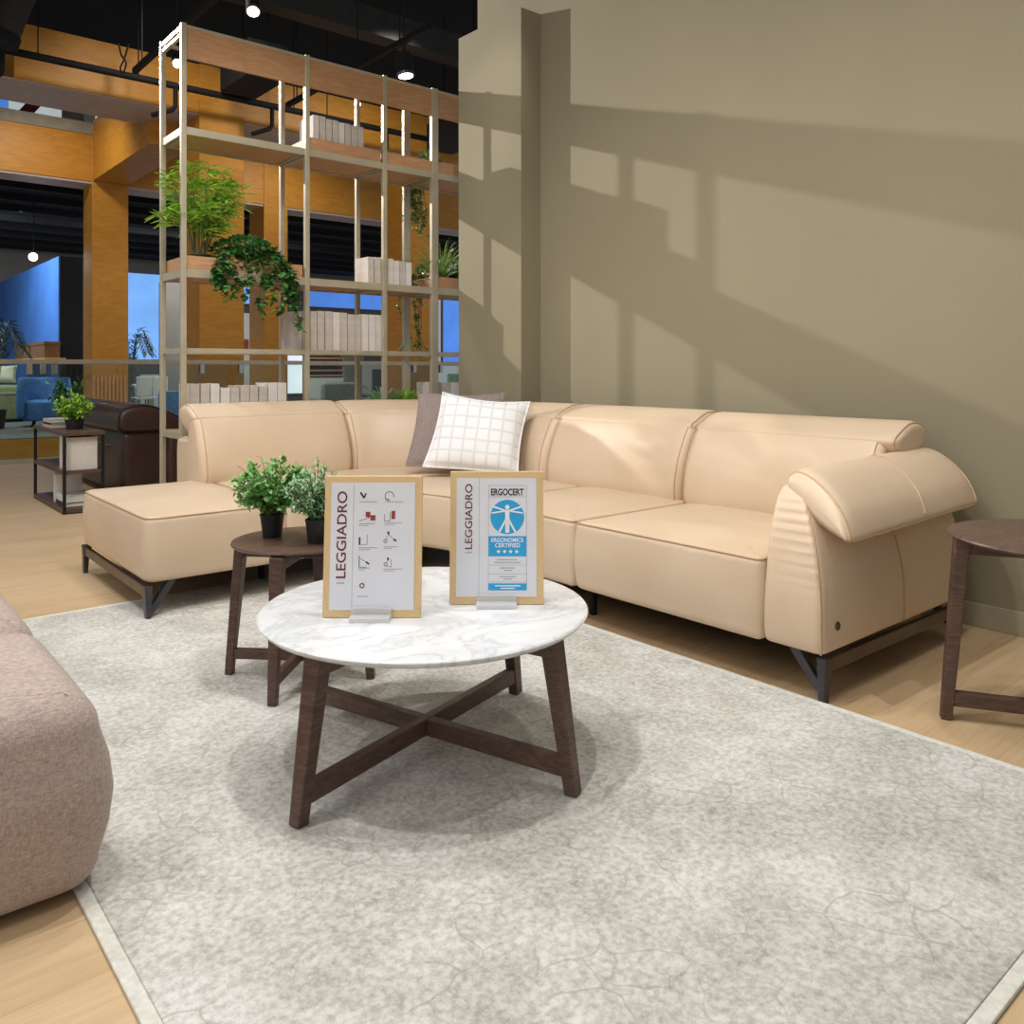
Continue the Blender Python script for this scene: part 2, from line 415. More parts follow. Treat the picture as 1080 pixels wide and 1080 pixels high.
# timber portal along the void
structure('trim_1', MB().box((-1.2, 11.6, -.12), (9, 11.66, .03)), 'grey', 'metal edge of the floor under the railing')
def column(px_side, px0, px1, Y, z1, lab):
    x0 = onY(px0, 0, Y).x; x1 = onY(px1, 0, Y).x; d = onX(px_side, 0, x0).y
    mb = MB(); mb.box((x0, Y - .015, -3), (x1, d, z1)); structure('wooden_column', mb, 'orange', lab, bevel=.004)
    return x0, x1, d
YF, YB = 11.75, 15.6
column(88, 97, 135, YB, 5.3, 'orange plywood column across the void beside the blue-lit wall')
column(263, 278, 303, YB, 5.3, 'orange plywood column across the void behind the middle of the shelving')
fx0, fx1, fd = column(192, 210, 257, YF, 5.42, 'broad orange plywood column behind the left bay of the shelving')
column(406, 430, 462, YF, 5.42, 'orange plywood column behind the narrow bay of the shelving')
bx0 = onY(15, 40, YF).x
structure('wooden_beam', MB().box((bx0, YF + .02, 4.72), (14, fd, 5.42)), 'orange', 'orange plywood beam over the near side of the void', bevel=.004)
structure('trim_2', MB().box((bx0 - 1, YF + .03, 4.70), (14, fd + .3, 4.72)), 'soffit', 'pale underside of the near timber beam')
structure('wooden_beam', MB().box((-4, YB, 4.36), (16, YB + .5, 5.16)), 'orange', 'orange plywood beam over the far side of the void', bevel=.004)
structure('trim_3', MB().box((-4, YB - .02, 5.16), (16, YB + .5, 5.36)), 'grey', 'grey sill on the far timber beam')
structure('trim_4', MB().box((-4, YB + .02, 4.32), (16, YB + .6, 4.36)), 'soffit', 'pale underside of the far timber beam')
cx0 = onY(97, 0, YB).x; cx1 = onY(135, 0, YB).x
structure('wooden_beam', MB().box((cx0 + .01, fd, 4.37), (cx1 - .01, YB - .02, 5.4)), 'orange', 'orange plywood cross beam spanning the void', bevel=.004)
# far side of the void
structure('floor_far', MB().box((-4, 15.56, -.14), (18, 30, 0)), 'greywall', 'floor of the store across the void')
structure('trim_5', MB().box((-4, 15.52, -.42), (18, 15.56, -.02)), 'orange', 'orange edge of the far floor slab')
structure('floor_below', MB().box((-7, 11.7, -3.1), (18, 16, -3.0)), 'greywall', 'lower floor at the bottom of the void')
structure('ceiling_far', MB().box((-4, 16.2, 4.5), (18, 30, 4.6)), 'ceil', 'black ceiling of the store across the void')
for k in range(7):
    y = 17 + k * 1.3
    structure('ceiling_slat', MB().box((-4, y, 4.36), (18, y + .12, 4.5)), 'black', 'dark slat under the far black ceiling')
bw = onY(62, 270, 19); bw2 = onY(87, 270, 19)
structure('wall_blue_lit', MB().box((bw.x, 19.02, 0), (bw2.x, 29, bw.z)), 'blue_lit_wall', 'blue-lit partition wall across the void')
structure('wall_black', MB().box((bw.x + .02, 18.98, 0), (bw2.x, 19.02, bw.z)), 'black', 'black end of the blue-lit partition')
structure('wall_far', MB().box((-4, 27, 0), (18, 27.2, 6)), 'greywall', 'grey back wall of the store across the void')
def far_window(n, x0, y0, x1, y1, mat, lab, Y=26.9):
    a, b = onY(x0, y1, Y), onY(x1, y0, Y)
    o = structure('window_%d' % n, MB().box((a.x, Y, a.z), (b.x, Y + .05, b.z)), mat, lab)
    f = MB(); t = .06
    f.box((a.x - t, Y - .03, a.z - t), (a.x, Y + .06, b.z + t)); f.box((b.x, Y - .03, a.z - t), (b.x + t, Y + .06, b.z + t))
    f.box((a.x, Y - .03, b.z), (b.x, Y + .06, b.z + t)); f.box((a.x, Y - .03, a.z - t), (b.x, Y + .06, a.z))
    f.build('window_frame', 'greywall', o)
far_window(1, 132, 290, 169, 379, 'bluewin', 'bright blue window across the void beside the column')
far_window(2, 325, 303, 403, 323, 'bluewin_deep', 'low blue window strip seen above the tallest row of books')
far_window(3, 303, 338, 319, 415, 'whitewin', 'narrow white lit window behind the shelving')
far_window(4, 467, 305, 486, 384, 'bluewin_deep', 'blue window beside the khaki panel')
far_window(5, 255, 288, 265, 320, 'bluewin', 'sliver of blue window between two timber columns')
# clerestory seen over the far beam
Yc = 17.5
def clere(n, x0, x1, mat, lab):
    a, b = onY(x0, 140, Yc), onY(x1, 60, Yc)
    return structure('window_%d' % n, MB().box((a.x, Yc, 4.9), (b.x, Yc + .05, 6.1)), mat, lab)
clere(6, -30, 9, 'bluewin_deep', 'blue clerestory pane over the far beam')
w7 = clere(7, 9, 65, 'upper_glow', 'white lit wall panel with a red stripe over the far beam')  # stands for a lit white wall; its light is given as glow
a, b = onY(25, 121, Yc - .02), onY(47, 98, Yc - .02)
MB().bar(a, b, .02, .2, side=(0, 1, 0)).build('stripe', 'maroon', w7)
structure('wall_clerestory', MB().box((onY(65, 0, Yc).x, Yc, 4.9), (onY(88, 0, Yc).x, Yc + .05, 6.1)), 'grey', 'grey panel beside the clerestory')
structure('trim_6', MB().box((onY(88, 0, Yc).x, Yc - .1, 4.9), (onY(99, 0, Yc).x, Yc + .05, 6.1)), 'whitewall', 'cream panel beside the clerestory')
clere(8, 100, 420, 'upper_glow', 'pale clerestory pane between the beams')

# railing
rl = thing('railing', (3.5, 11.5, 0), 'glass balustrade with a beige top rail along the void', 'railing')
MB().box((-1.5, 11.46, 1.195), (8.6, 11.54, 1.255)).build('top_rail', 'alu', rl, bevel=.008)
for k in range(5):
    x0 = -1.45 + k * 2.0
    MB().box((x0, 11.494, .04), (x0 + 1.94, 11.506, 1.19)).build('glass_pane', 'glass', rl)
for px in (31, 45, 57, 213, 254, 437, 465):
    p = onY(px, 390, 11.48)
    MB().box((p.x - .03, 11.455, 1.07), (p.x + .03, 11.52, 1.205)).build('clamp', 'chrome' if px != 31 else 'alu', rl, bevel=.006)
MB().box((-1.5, 11.46, 0), (8.6, 11.54, .05)).build('base_channel', 'alu', rl)

# sprinkler pipe, ducts, track
sp = thing('sprinkler_pipe', (2, 11.3, 4.9), 'black sprinkler pipe running along the front of the timber beam', 'pipe')
MB().tube([(-.2, 11.3, 4.88), (9, 11.3, 4.9)], .045, 10).build('main_pipe', 'black', sp, smooth='all')
for px in (2, 185, 287, 408):
    x = onY(px, 100, 11.3).x
    pts = [(x, 11.3, 4.9), (x, 11.3, 4.62), (x - .04, 11.3, 4.56), (x - .3, 11.3, 4.44)]
    MB().tube(pts, .032, 8).build('branch', 'black', sp, smooth='all')
for px in (40, 146, 310, 345):
    x = onY(px, 60, 11.3).x
    MB().tube([(x, 11.3, 4.9), (x, 11.3, 6.9)], .008, 6).build('hanger_rod', 'black', sp)
for i, (px, lab) in enumerate(((232, 'black air duct end hanging behind the left bay of the shelving'), (450, 'black air duct end hanging behind the narrow bay of the shelving'))):
    a = onY(px, 97 if i == 0 else 158, 11.2)
    d = thing('air_duct', (a.x + .25, 11.0, a.z), lab, 'duct')
    MB().box((a.x, 10.2, a.z), (a.x + .5, 11.2, a.z + .42)).build('casing', 'black', d, bevel=.01)
    for y in (10.3, 11.1): MB().tube([(a.x + .28, y, a.z + .4), (a.x + .28, y, 6.9)], .012, 6).build('hanger_rod', 'black', d)
    MB().box((a.x - .015, 10.18, a.z - .015), (a.x + .515, 10.24, a.z + .435)).build('flange', 'duct', d)
vp = thing('ventilation_pipe', onY(4, 38, 11.0), 'grey round ventilation pipe in the top left corner', 'pipe')
MB().tube([onY(3, 42, 11.0), onY(30, -25, 11.0), onY(62, -130, 11.0)], .15, 18).build('pipe', 'duct', vp, smooth=True)
MB().tube([onY(2, 46, 11.0), onY(6, 36, 11.0)], .165, 18).build('collar', 'black', vp, smooth=True)
for i, (px, py, lab) in enumerate(((142, 75, 'black lighting track hanging beside the left post of the shelving'), (303, 111, 'black lighting track hanging behind the middle posts of the shelving'))):
    p = onY(px, py, 10.9)
    t = thing('lighting_track', (p.x, 9, p.z), lab, 'track')
    MB().box((p.x - .03, 7.4, p.z - .03), (p.x + .03, 10.9, p.z + .03)).build('rail', 'black', t)
    for y in (8, 10.6): MB().tube([(p.x, y, p.z), (p.x, y, 6.9)], .008, 6).build('hanger_rod', 'black', t)
pts = [onY(x, y, 11.25) for x, y in ((125, 45), (128, 58), (133, 66), (130, 76), (127, 72), (131, 62), (136, 46))]
tag(MB().tube(catmull(pts, 5, False), .012, 6).build('cable_loop', 'black', smooth='all'), 'loop of black cable hanging in front of the timber beam', 'cable')

def spot_lamp(px, py, Y, lab, aim, rad=.075):
    p = onY(px, py, Y); aim = (Vector(aim) - p).normalized()
    t = thing('spotlight', p, lab, 'spotlight')
    up = Vector((0, 0, 1))
    b = MB(); q = -aim
    b.tube([p + q * .02, p + q * .2, p + q * .215], rad, 18); b.build('lamp_body', 'black', t, smooth=True)
    MB().tube([p + q * .025, p + q * -.004], rad * 1.03, 18).build('bezel', 'chrome', t, smooth=True)
    MB().tube([p - q * .004, p - q * .008], rad * .82, 18).build('lens', 'lamp', t)
    MB().tube([p + q * .12, p + q * .12 + Vector((0, 0, .16))], .012, 8).build('yoke', 'black', t)
    MB().tube([p + q * .12 + Vector((0, 0, .16)), (p.x + q.x * .12, p.y + q.y * .12, 6.9)], .008, 6).build('cord', 'black', t)
spot_lamp(187, 67, 8.5, 'lit spotlight shining beside the left post of the shelving', (1.2, 3, .6), .05)
spot_lamp(377, 110, 8.5, 'lit spotlight shining over the books on the upper shelf', (1.6, 3, .6), .045)
spot_lamp(267, 12, 7.0, 'lit spotlight under the black ceiling above the shelving', (2, 4.5, 0), .06)
spot_lamp(428, 80, 7.0, 'black cylinder spotlight pointing down beside the khaki panel', (4.9, 6.6, 0), .085)
p = onY(35, 271, 18.0); spot_lamp(35, 271, 18.0, 'small lit spotlight across the void above the blue-lit wall', (0, 6, 1.5), .09)

# ================================================================== RUG
mb = MB(); mb.box((.47, .597, 0.0005), (2.61, 4.28, .012))
rug = thing('rug', (1.54, 2.44, 0), 'large pale grey distressed rug under the coffee table', 'rug')
mb.build('pile', 'rug', rug, bevel=.003)
e = MB(); X0, X1, Y0, Y1 = .44, 2.64, .567, 4.31
for a, b in (((X0, Y0), (X1, Y0 + .03)), ((X0, Y1 - .03), (X1, Y1)), ((X0, Y0 + .03), (X0 + .03, Y1 - .03)), ((X1 - .03, Y0 + .03), (X1, Y1 - .03))):
    e.box((*a, .0005), (*b, .0105))
tag(e.build('border', 'rug_edge', rug, bevel=.003), 'plain pale border of the rug')

# ================================================================== BEIGE SOFA
sofa = thing('corner_sofa', (2.6, 4.2, 0), 'large beige leather corner sofa along the khaki wall', 'sofa')
def seat(name, poly, rad, z0=.165, z1=.468, crown=.025, lab=None):
    b = MB(); edge = soft_block(b, round_poly(poly, rad), z0, z1, .033, .034, crown, .010)
    o = b.build(name, 'leather', sofa, smooth='all')
    MB().tube(edge, .0045, 6, closed=True).build('piping', 'piping', o, smooth='all')
    return o
GAP = .003
seat('chaise_seat', [(1.16, 3.95), (1.84 - GAP, 3.95), (1.84 - GAP, 5.12), (1.16, 5.12)], [.07, .035, .035, .09], crown=.03)
seat('seat', [(1.84 + GAP, 3.955), (2.42 - GAP, 3.955), (2.42 - GAP, 5.05), (1.84 + GAP, 5.05)], .035, crown=.03)
arc = [(2.42 + .2 * math.sin(t), 3.42 + .535 * math.cos(t)) for t in (PI / 2 * k / 8 for k in range(9))]
seat('corner_seat', [(2.42 + GAP, arc[0][1])] + arc[1:-1] + [(2.62, 3.42 + GAP), (3.46, 3.42 + GAP), (3.46, 4.3), (3.1, 5.0), (2.42 + GAP, 5.05)], [.035] + [.0] * 7 + [.035] * 5, crown=.02)
seat('seat', [(2.60, 2.66 + GAP), (3.5, 2.66 + GAP), (3.5, 3.42 - GAP), (2.62, 3.42 - GAP)], .035)
seat('seat', [(2.60, 1.70), (3.5, 1.70), (3.5, 2.66 - GAP), (2.60, 2.66 - GAP)], .035)
CXe, CYe, RX, RY = 2.78, 3.72, .62, 1.21
def arc_stations(k=28, t0=0, t1=PI / 2):
    out = []
    for i in range(k + 1):
        t = t0 + (t1 - t0) * i / k; x, y = CXe + RX * math.sin(t), CYe + RY * math.cos(t)
        n = Vector((math.sin(t) / RX, math.cos(t) / RY)).normalized()
        out.append((x, y, n.x, n.y))
    return out
back_prof = catmull([(.02, .42), (-.015, .50), (.0, .62), (.045, .74), (.10, .835), (.155, .866), (.215, .86), (.25, .80), (.26, .60), (.25, .44), (.13, .405)], 5)
head_prof = catmull([(.105, .842), (.17, .885), (.25, .918), (.33, .922), (.395, .90), (.415, .865), (.36, .80), (.29, .755), (.22, .745), (.15, .785)], 5)
def lift(pr, dz): return [Vector((p.x, p.y + dz)) for p in pr]
YL = CYe + RY           # 4.93 front line of the left wing backs
XR = CXe + RX           # 3.40 front line of the right wing backs
runs = [('left', line_stations((1.758, YL), (2.775, YL), (0, 1), .07), .004), ('corner', arc_stations(), .0),
        ('mid', line_stations((XR, 3.715), (XR, 2.70), (1, 0), .06), -.0), ('end', line_stations((XR, 2.695), (XR, 1.69), (1, 0), .06), -.006)]
for nm, st, dz in runs:
    if nm == 'corner':
        S = st; k = [S[0]]
        ex = []
        for i in range(5):  # crowd stations at both ends
            t = .004 + .05 * (1 - math.cos(i / 4 * PI / 2)); ex.append(arc_stations(1, t, PI / 2)[0])
        st = [S[0]] + ex + S[2:-2] + [arc_stations(1, 0, PI / 2 - (.004 + .05 * (1 - math.cos(i / 4 * PI / 2))))[1] for i in range(4, -1, -1)] + [S[-1]]
    b = MB(); rg = sweep(b, st, lift(back_prof, dz), .055)
    o = b.build('back_cushion', 'leather', sofa, smooth='all')
    for kk in (4, -5):
        MB().tube([Vector(q) for q in rg[kk]][3:34], .0042, 6).build('piping', 'piping', o, smooth='all')
    if nm == 'end': st = line_stations((XR, 2.695), (XR, 1.635), (1, 0), .06)
    b = MB(); rg = sweep(b, st, lift(head_prof, dz), .045)
    h = b.build('headrest', 'leather', sofa, smooth='all')
    for kk in (3, -4):
        MB().tube([Vector(q) for q in rg[kk]], .004, 6, closed=True).build('piping', 'piping', h, smooth='all')
fr_prof = catmull([(.17, .17), (.30, .165), (.42, .17), (.425, .45), (.42, .70), (.36, .712), (.24, .712), (.17, .70), (.165, .45)], 4)
st = [(1.757 + i * .05, YL, 0, 1) for i in range(2)] + line_stations((1.85, YL), (2.775, YL), (0, 1), .02, 6) + arc_stations(24) + line_stations((XR, 3.70), (XR, 1.70), (1, 0), .02, 10)
b = MB(); sweep(b, st, fr_prof, .02, True); b.build('back_frame', 'leather', sofa, smooth=True)
# arm: fin-shaped body, then the tilted pillow over its top
arm = MB()
ctrl = []           # (z, front X, inner Y, outer Y)
for z, xf, yi, yo in ((.17, 2.64, 1.69, 1.49), (.185, 2.605, 1.695, 1.47), (.25, 2.595, 1.695, 1.465), (.36, 2.60, 1.695, 1.47), (.48, 2.625, 1.70, 1.495), (.58, 2.66, 1.705, 1.535), (.66, 2.705, 1.71, 1.585), (.705, 2.745, 1.71, 1.625), (.72, 2.78, 1.70, 1.645)):
    pl = round_poly([(xf, yo), (xf, yo + (yi - yo) * .34), (xf, yo + (yi - yo) * .67), (xf, yi), (3.78, yi), (3.78, yo)], [.03, .0, .0, .03, .03, .05], 4)
    ctrl.append([(q.x, q.y, z) for q in pl])
cols = [catmull([r_[k] for r_ in ctrl], 9, False) for k in range(len(ctrl[0]))]
ctrl = [[tuple(c[i]) for c in cols] for i in range(len(cols[0]))]
def gather(q):
    x, y, z = q; w = max(0, min(1, (z - .34) / .1)) * max(0, min(1, (.70 - z) / .05))
    near = max(0, 1 - abs(y - (1.49 + .5 * max(0, z - .40))) / .16)
    return (x + .0045 * w * near * math.sin(z * 2 * PI / .034 + 3 * y), y, z)
ctrl = [[gather(q) if q[0] < 2.9 else q for q in r_] for r_ in ctrl]
m_ = len(ctrl[0]); vs = [q for r_ in ctrl for q in r_]; fs = [tuple(range(m_))[::-1], tuple((len(ctrl) - 1) * m_ + k for k in range(m_))]
for i in range(len(ctrl) - 1):
    for k in range(m_): fs.append((i * m_ + k, i * m_ + (k + 1) % m_, (i + 1) * m_ + (k + 1) % m_, (i + 1) * m_ + k))
arm.add(vs, fs); ao = arm.build('armrest', 'leather', sofa, smooth='all')
MB().tube([Vector(r_[2]) + Vector((-.001, -.002, 0)) for r_ in ctrl], .0045, 6).build('piping', 'piping', ao, smooth='all')
MB().tube([(3.2, y - .002, z) for z, y in ((.18, 1.468), (.25, 1.463), (.36, 1.468), (.48, 1.493), (.56, 1.525))], .003, 6).build('seam', 'piping', ao, smooth='all')
bd = MB(); bd.lathe([(.0, -.002), (.014, -.002), (.016, 0), (.014, .003), (.0, .003)], n=20, cap=False)
bo = bd.build('badge', 'bronze', ao, world=False, smooth=True); bo.rotation_euler = (PI / 2, 0, 0)
bo.location = Vector((2.70, 1.463, .262)) - Vector(sofa.location); bo['label'] = 'small oval metal badge'
# pillow profile in (across, height) frame, swept along X; across axis runs from inner-top to outer-low
ti = Vector((0, 1.70, .742)); to = Vector((0, 1.40, .580))
ax = (to - ti); Wp = ax.length; ax.normalize(); nx = Vector((0, -ax.z, ax.y)) if ax.y < 0 else Vector((0, ax.z, -ax.y))
if nx.z < 0: nx = -nx
pp = catmull([(0, 0), (.02, .042), (.10, .066), (.20, .066), (.30, .044), (.372, .004), (.385, -.016), (.36, -.022), (.24, -.044), (.12, -.048), (.03, -.034)], 5)
rings = []; L0, L1 = 2.70, 3.80
ts = [.0, .004, .012, .026, .045, .07] + [.07 + (L1 - L0 - .14) * k / 22 for k in range(1, 22)] + [L1 - L0 - t for t in (.07, .045, .026, .012, .004, 0)]
for t in ts:
    e_ = min(t, L1 - L0 - t); ins = 0 if e_ > .07 else .07 * (1 - math.sqrt(max(0, 1 - ((.07 - e_) / .07) ** 2)))
    rg = []
    for q in pp:
        s_ = 1 - ins / .066 * .72; w_ = .19 + (q[0] - .19) * (1 - ins / .19 * .35)
        pt = ti + ax * (w_ * .9) + nx * (q[1] * s_ * 1.15) + Vector((0, 0, .022 * t / (L1 - L0))); rg.append((L0 + t - .30 * (w_ - .19), pt.y, pt.z))
    rings.append(rg)
m_ = len(pp); b = MB(); fs = [tuple(range(m_))[::-1], tuple((len(rings) - 1) * m_ + k for k in range(m_))]
for i in range(len(rings) - 1):
    for k in range(m_): fs.append((i * m_ + k, i * m_ + (k + 1) % m_, (i + 1) * m_ + (k + 1) % m_, (i + 1) * m_ + k))
b.add([q for rg in rings for q in rg], fs); po = b.build('arm_pillow', 'leather', sofa, smooth='all')
ie = 30
MB().tube([rg[ie] for rg in rings[1:-1]], .0048, 6).build('piping', 'piping', po, smooth='all')
for i_ in (3, -4): MB().tube([Vector(q) for q in rings[i_]], .0045, 6, closed=True).build('piping', 'piping', po, smooth='all')
MB().tube([Vector(rings[17][k]) + nx * .0015 for k in range(2, 27)], .0035, 6).build('seam', 'piping', po, smooth='all')
# metal sled legs
def sled(x0, y0, x1, y1):
    d = Vector((x1 - x0, y1 - y0, 0)).normalized(); perp = Vector((-d.y, d.x, 0))
    for x, y, s in ((x0, y0, 1), (x1, y1, -1)):
        p = Vector((x, y, .0123 if (x < 2.64 and y < 4.31) else 0))
        l = MB(); l.bar(p, Vector((x, y, .155)) + d * .015 * s, .022, .034, .034, .058, side=perp); lo_ = l.build('leg', 'steel', sofa, bevel=.003)
    l = MB(); l.bar((x0 + d.x * .03, y0 + d.y * .03, .128), (x1 - d.x * .03, y1 - d.y * .03, .128), .022, .048, side=perp); l.build('sled_bar', 'bronze', sofa, bevel=.003)
    return perp
sled(1.172, 3.955, 1.18, 5.115); sled(2.652, 1.49, 3.70, 1.48)
for p, q in (((1.178, 3.965, .03), (1.29, 3.99, .168)), ((1.19, 5.10, .15), (1.30, 5.07, .185)), ((2.652, 1.50, .05), (2.655, 1.60, .172)), ((3.695, 1.49, .06), (3.69, 1.60, .18))):
    MB().bar(p, q, .022, .03, .026, .034).build('brace', 'steel', sofa, bevel=.002)
for x, y in ((2.79, 2.72), (1.86, 4.3), (2.62, 4.02), (3.66, 2.70), (2.5, 5.22), (1.84, 5.25), (3.6, 3.9)):
    MB().bar((x, y, .0123 if (x < 2.64 and y < 4.31) else 0), (x, y, .18), .026, .026, .036, .036).build('leg', 'black', sofa, bevel=.002)
MB().box((1.30, 4.1, .15), (2.5, 5.2, .19)).box((2.75, 1.62, .15), (3.72, 3.5, .19)).box((2.5, 3.95, .15), (3.4, 4.9, .19)).build('underframe', 'black', sofa)

# ------------------------------------------------------------ throw pillows
def pillow(name, corners, mat, edge_mat, lab, thick=.085, piping=True):
    """square cushion through four world corners bl, br, tr, tl"""
    bl, br, tr, tl = [Vector(c) for c in corners]; c = (bl + br + tr + tl) / 4
    ux = ((br - bl) + (tr - tl)).normalized(); uy = ((tl - bl) + (tr - br)); uy = (uy - ux * uy.dot(ux)).normalized(); n = ux.cross(uy)
    Mx = Matrix((ux, uy, n)).transposed().to_4x4(); Mx.translation = c
    o = thing(name, c, lab, 'cushion'); o.matrix_world = Mx; inv = Mx.inverted()
    L = [inv @ q for q in (bl, br, tr, tl)]; N = 22; b = MB(); vs = []; fs = []
    rr = R.random() * 9
    def pos(i, j):
        u, v = i / N, j / N; q = (L[0] * (1 - u) + L[1] * u) * (1 - v) + (L[3] * (1 - u) + L[2] * u) * v
        a, e = 2 * u - 1, 2 * v - 1
        pin = Vector((-a * .02 * (1 - e * e), -e * (.03 if e > 0 else .006) * (1 - a * a), 0)); return q + pin, a, e
    for sd in (1, -1):
        for j in range(N + 1):
            for i in range(N + 1):
                q, a, e = pos(i, j); t = thick * ((1 - a ** 4) * (1 - e ** 4)) ** .62
                t *= 1 + .05 * math.sin(7 * a + rr) * math.cos(5 * e + rr); vs.append((q.x, q.y, q.z + sd * t))
    K = (N + 1) ** 2
    for j in range(N):
        for i in range(N):
            k = j * (N + 1) + i; fs.append((k, k + 1, k + N + 2, k + N + 1)); fs.append((K + k, K + k + N + 1, K + k + N + 2, K + k + 1))
    b.add(vs, fs); b.build('cover', mat, o, smooth='all', world=False)
    if piping:
        rim = [pos(i, 0)[0] for i in range(N)] + [pos(N, j)[0] for j in range(N)] + [pos(N - i, N)[0] for i in range(N)] + [pos(0, N - j)[0] for j in range(N)]
        MB().tube(rim, .006, 6, closed=True).build('piping', edge_mat, o, smooth='all', world=False)
    return o
def at_depth(px, py, D):
    u = (px - CX) / F; return Vector(((SA + u * CA) * D, (CA - u * SA) * D, H + (HY - py) / F * D))
pillow('throw_pillow', [at_depth(446, 492, 5.02), at_depth(546, 500, 4.98), at_depth(559, 424, 5.2), at_depth(467, 414, 5.24)], 'check', 'cotton', 'white checked cushion leaning in the corner of the beige sofa', .075)
pillow('throw_pillow', [at_depth(428, 491, 5.16), at_depth(524, 494, 5.22), at_depth(532, 414, 5.42), at_depth(442, 413, 5.40)], 'velvet', 'velvet', 'plain mauve cushion behind the white checked cushion', .055)

# ================================================================== TABLES
def cross_table(name, c, r_top, h, t_top, feet_r, top_r, ang, legw, legd, lab, top_mat, str_z, str_h, base_z=.0):
    o = thing(name, (c[0], c[1], base_z), lab, 'table'); cx, cy = c
    b = MB()
    if top_mat == 'marble':
        b.lathe([(r_top - .05, h - t_top), (r_top - .012, h - t_top + .004), (r_top - .003, h - .010), (r_top, h - .005), (r_top - .003, h - .001), (r_top - .008, h)], (cx, cy, 0), 96)
    else:
        b.lathe([(r_top - .035, h - t_top), (r_top - .006, h - t_top + .006), (r_top, h - .006), (r_top - .002, h - .001), (r_top - .006, h)], (cx, cy, 0), 80)
    tag(b.build('tabletop', top_mat, o, smooth=True), 'round white marble top' if top_mat == 'marble' else None)
    feet = []
    for k in range(4):
        t = ang + k * PI / 2; d = Vector((math.cos(t), math.sin(t), 0)); s = Vector((-d.y, d.x, 0))
        p = Vector((cx, cy, base_z)) + d * feet_r; q = Vector((cx, cy, 0)) + d * top_r + Vector((0, 0, h - t_top))
        MB().bar(p, q, legw * .62, legd * .8, legw, legd, side=s).build('leg', 'walnut', o, bevel=.004)
        feet.append((d, s))
    def rad(z): return feet_r + (top_r - feet_r) * z / (h - t_top)
    for k in range(2):
        d, s = feet[k]; e = rad(str_z) - legd * .35
        p0 = Vector((cx, cy, str_z)) - d * e; p1 = Vector((cx, cy, str_z)) + d * e
        if k == 0: MB().bar(p0, p1, legw * .55, str_h, side=s).build('stretcher', 'walnut', o, bevel=.003)
        else:
            for sg in (-1, 1):
                MB().bar(Vector((cx, cy, str_z)) + d * sg * (legw * .275), Vector((cx, cy, str_z)) + d * sg * e, legw * .55, str_h, side=s).build('stretcher', 'walnut', o, bevel=.003)
        za = h - t_top - .026; e2 = rad(za) - legd * .3
        zs = za if k == 0 else za
        if k == 0: MB().bar(Vector((cx, cy, za)) - d * e2, Vector((cx, cy, za)) + d * e2, legw * .5, .05, side=s).build('apron', 'walnut', o, bevel=.003)
        else:
            for sg in (-1, 1):
                MB().bar(Vector((cx, cy, za)) + d * sg * (legw * .25), Vector((cx, cy, za)) + d * sg * e2, legw * .5, .05, side=s).build('apron', 'walnut', o, bevel=.003)
    return o
cross_table('coffee_table', (1.408, 2.07), .485, .44, .024, .502, .435, math.radians(17), .056, .047,
            'round white marble coffee table on crossed dark walnut legs', 'marble', .082, .05, .0123)
cross_table('side_table', (1.381, 2.852), .243, .52, .018, .268, .222, math.radians(135), .05, .036,
            'small round walnut side table behind the marble table', 'walnut_top', .09, .036, .0123)
cross_table('side_table', (3.024, .875), .333, .615, .02, .342, .295, math.radians(121), .058, .044,
            'tall round walnut side table at the end of the beige sofa', 'walnut_top', .07, .046)

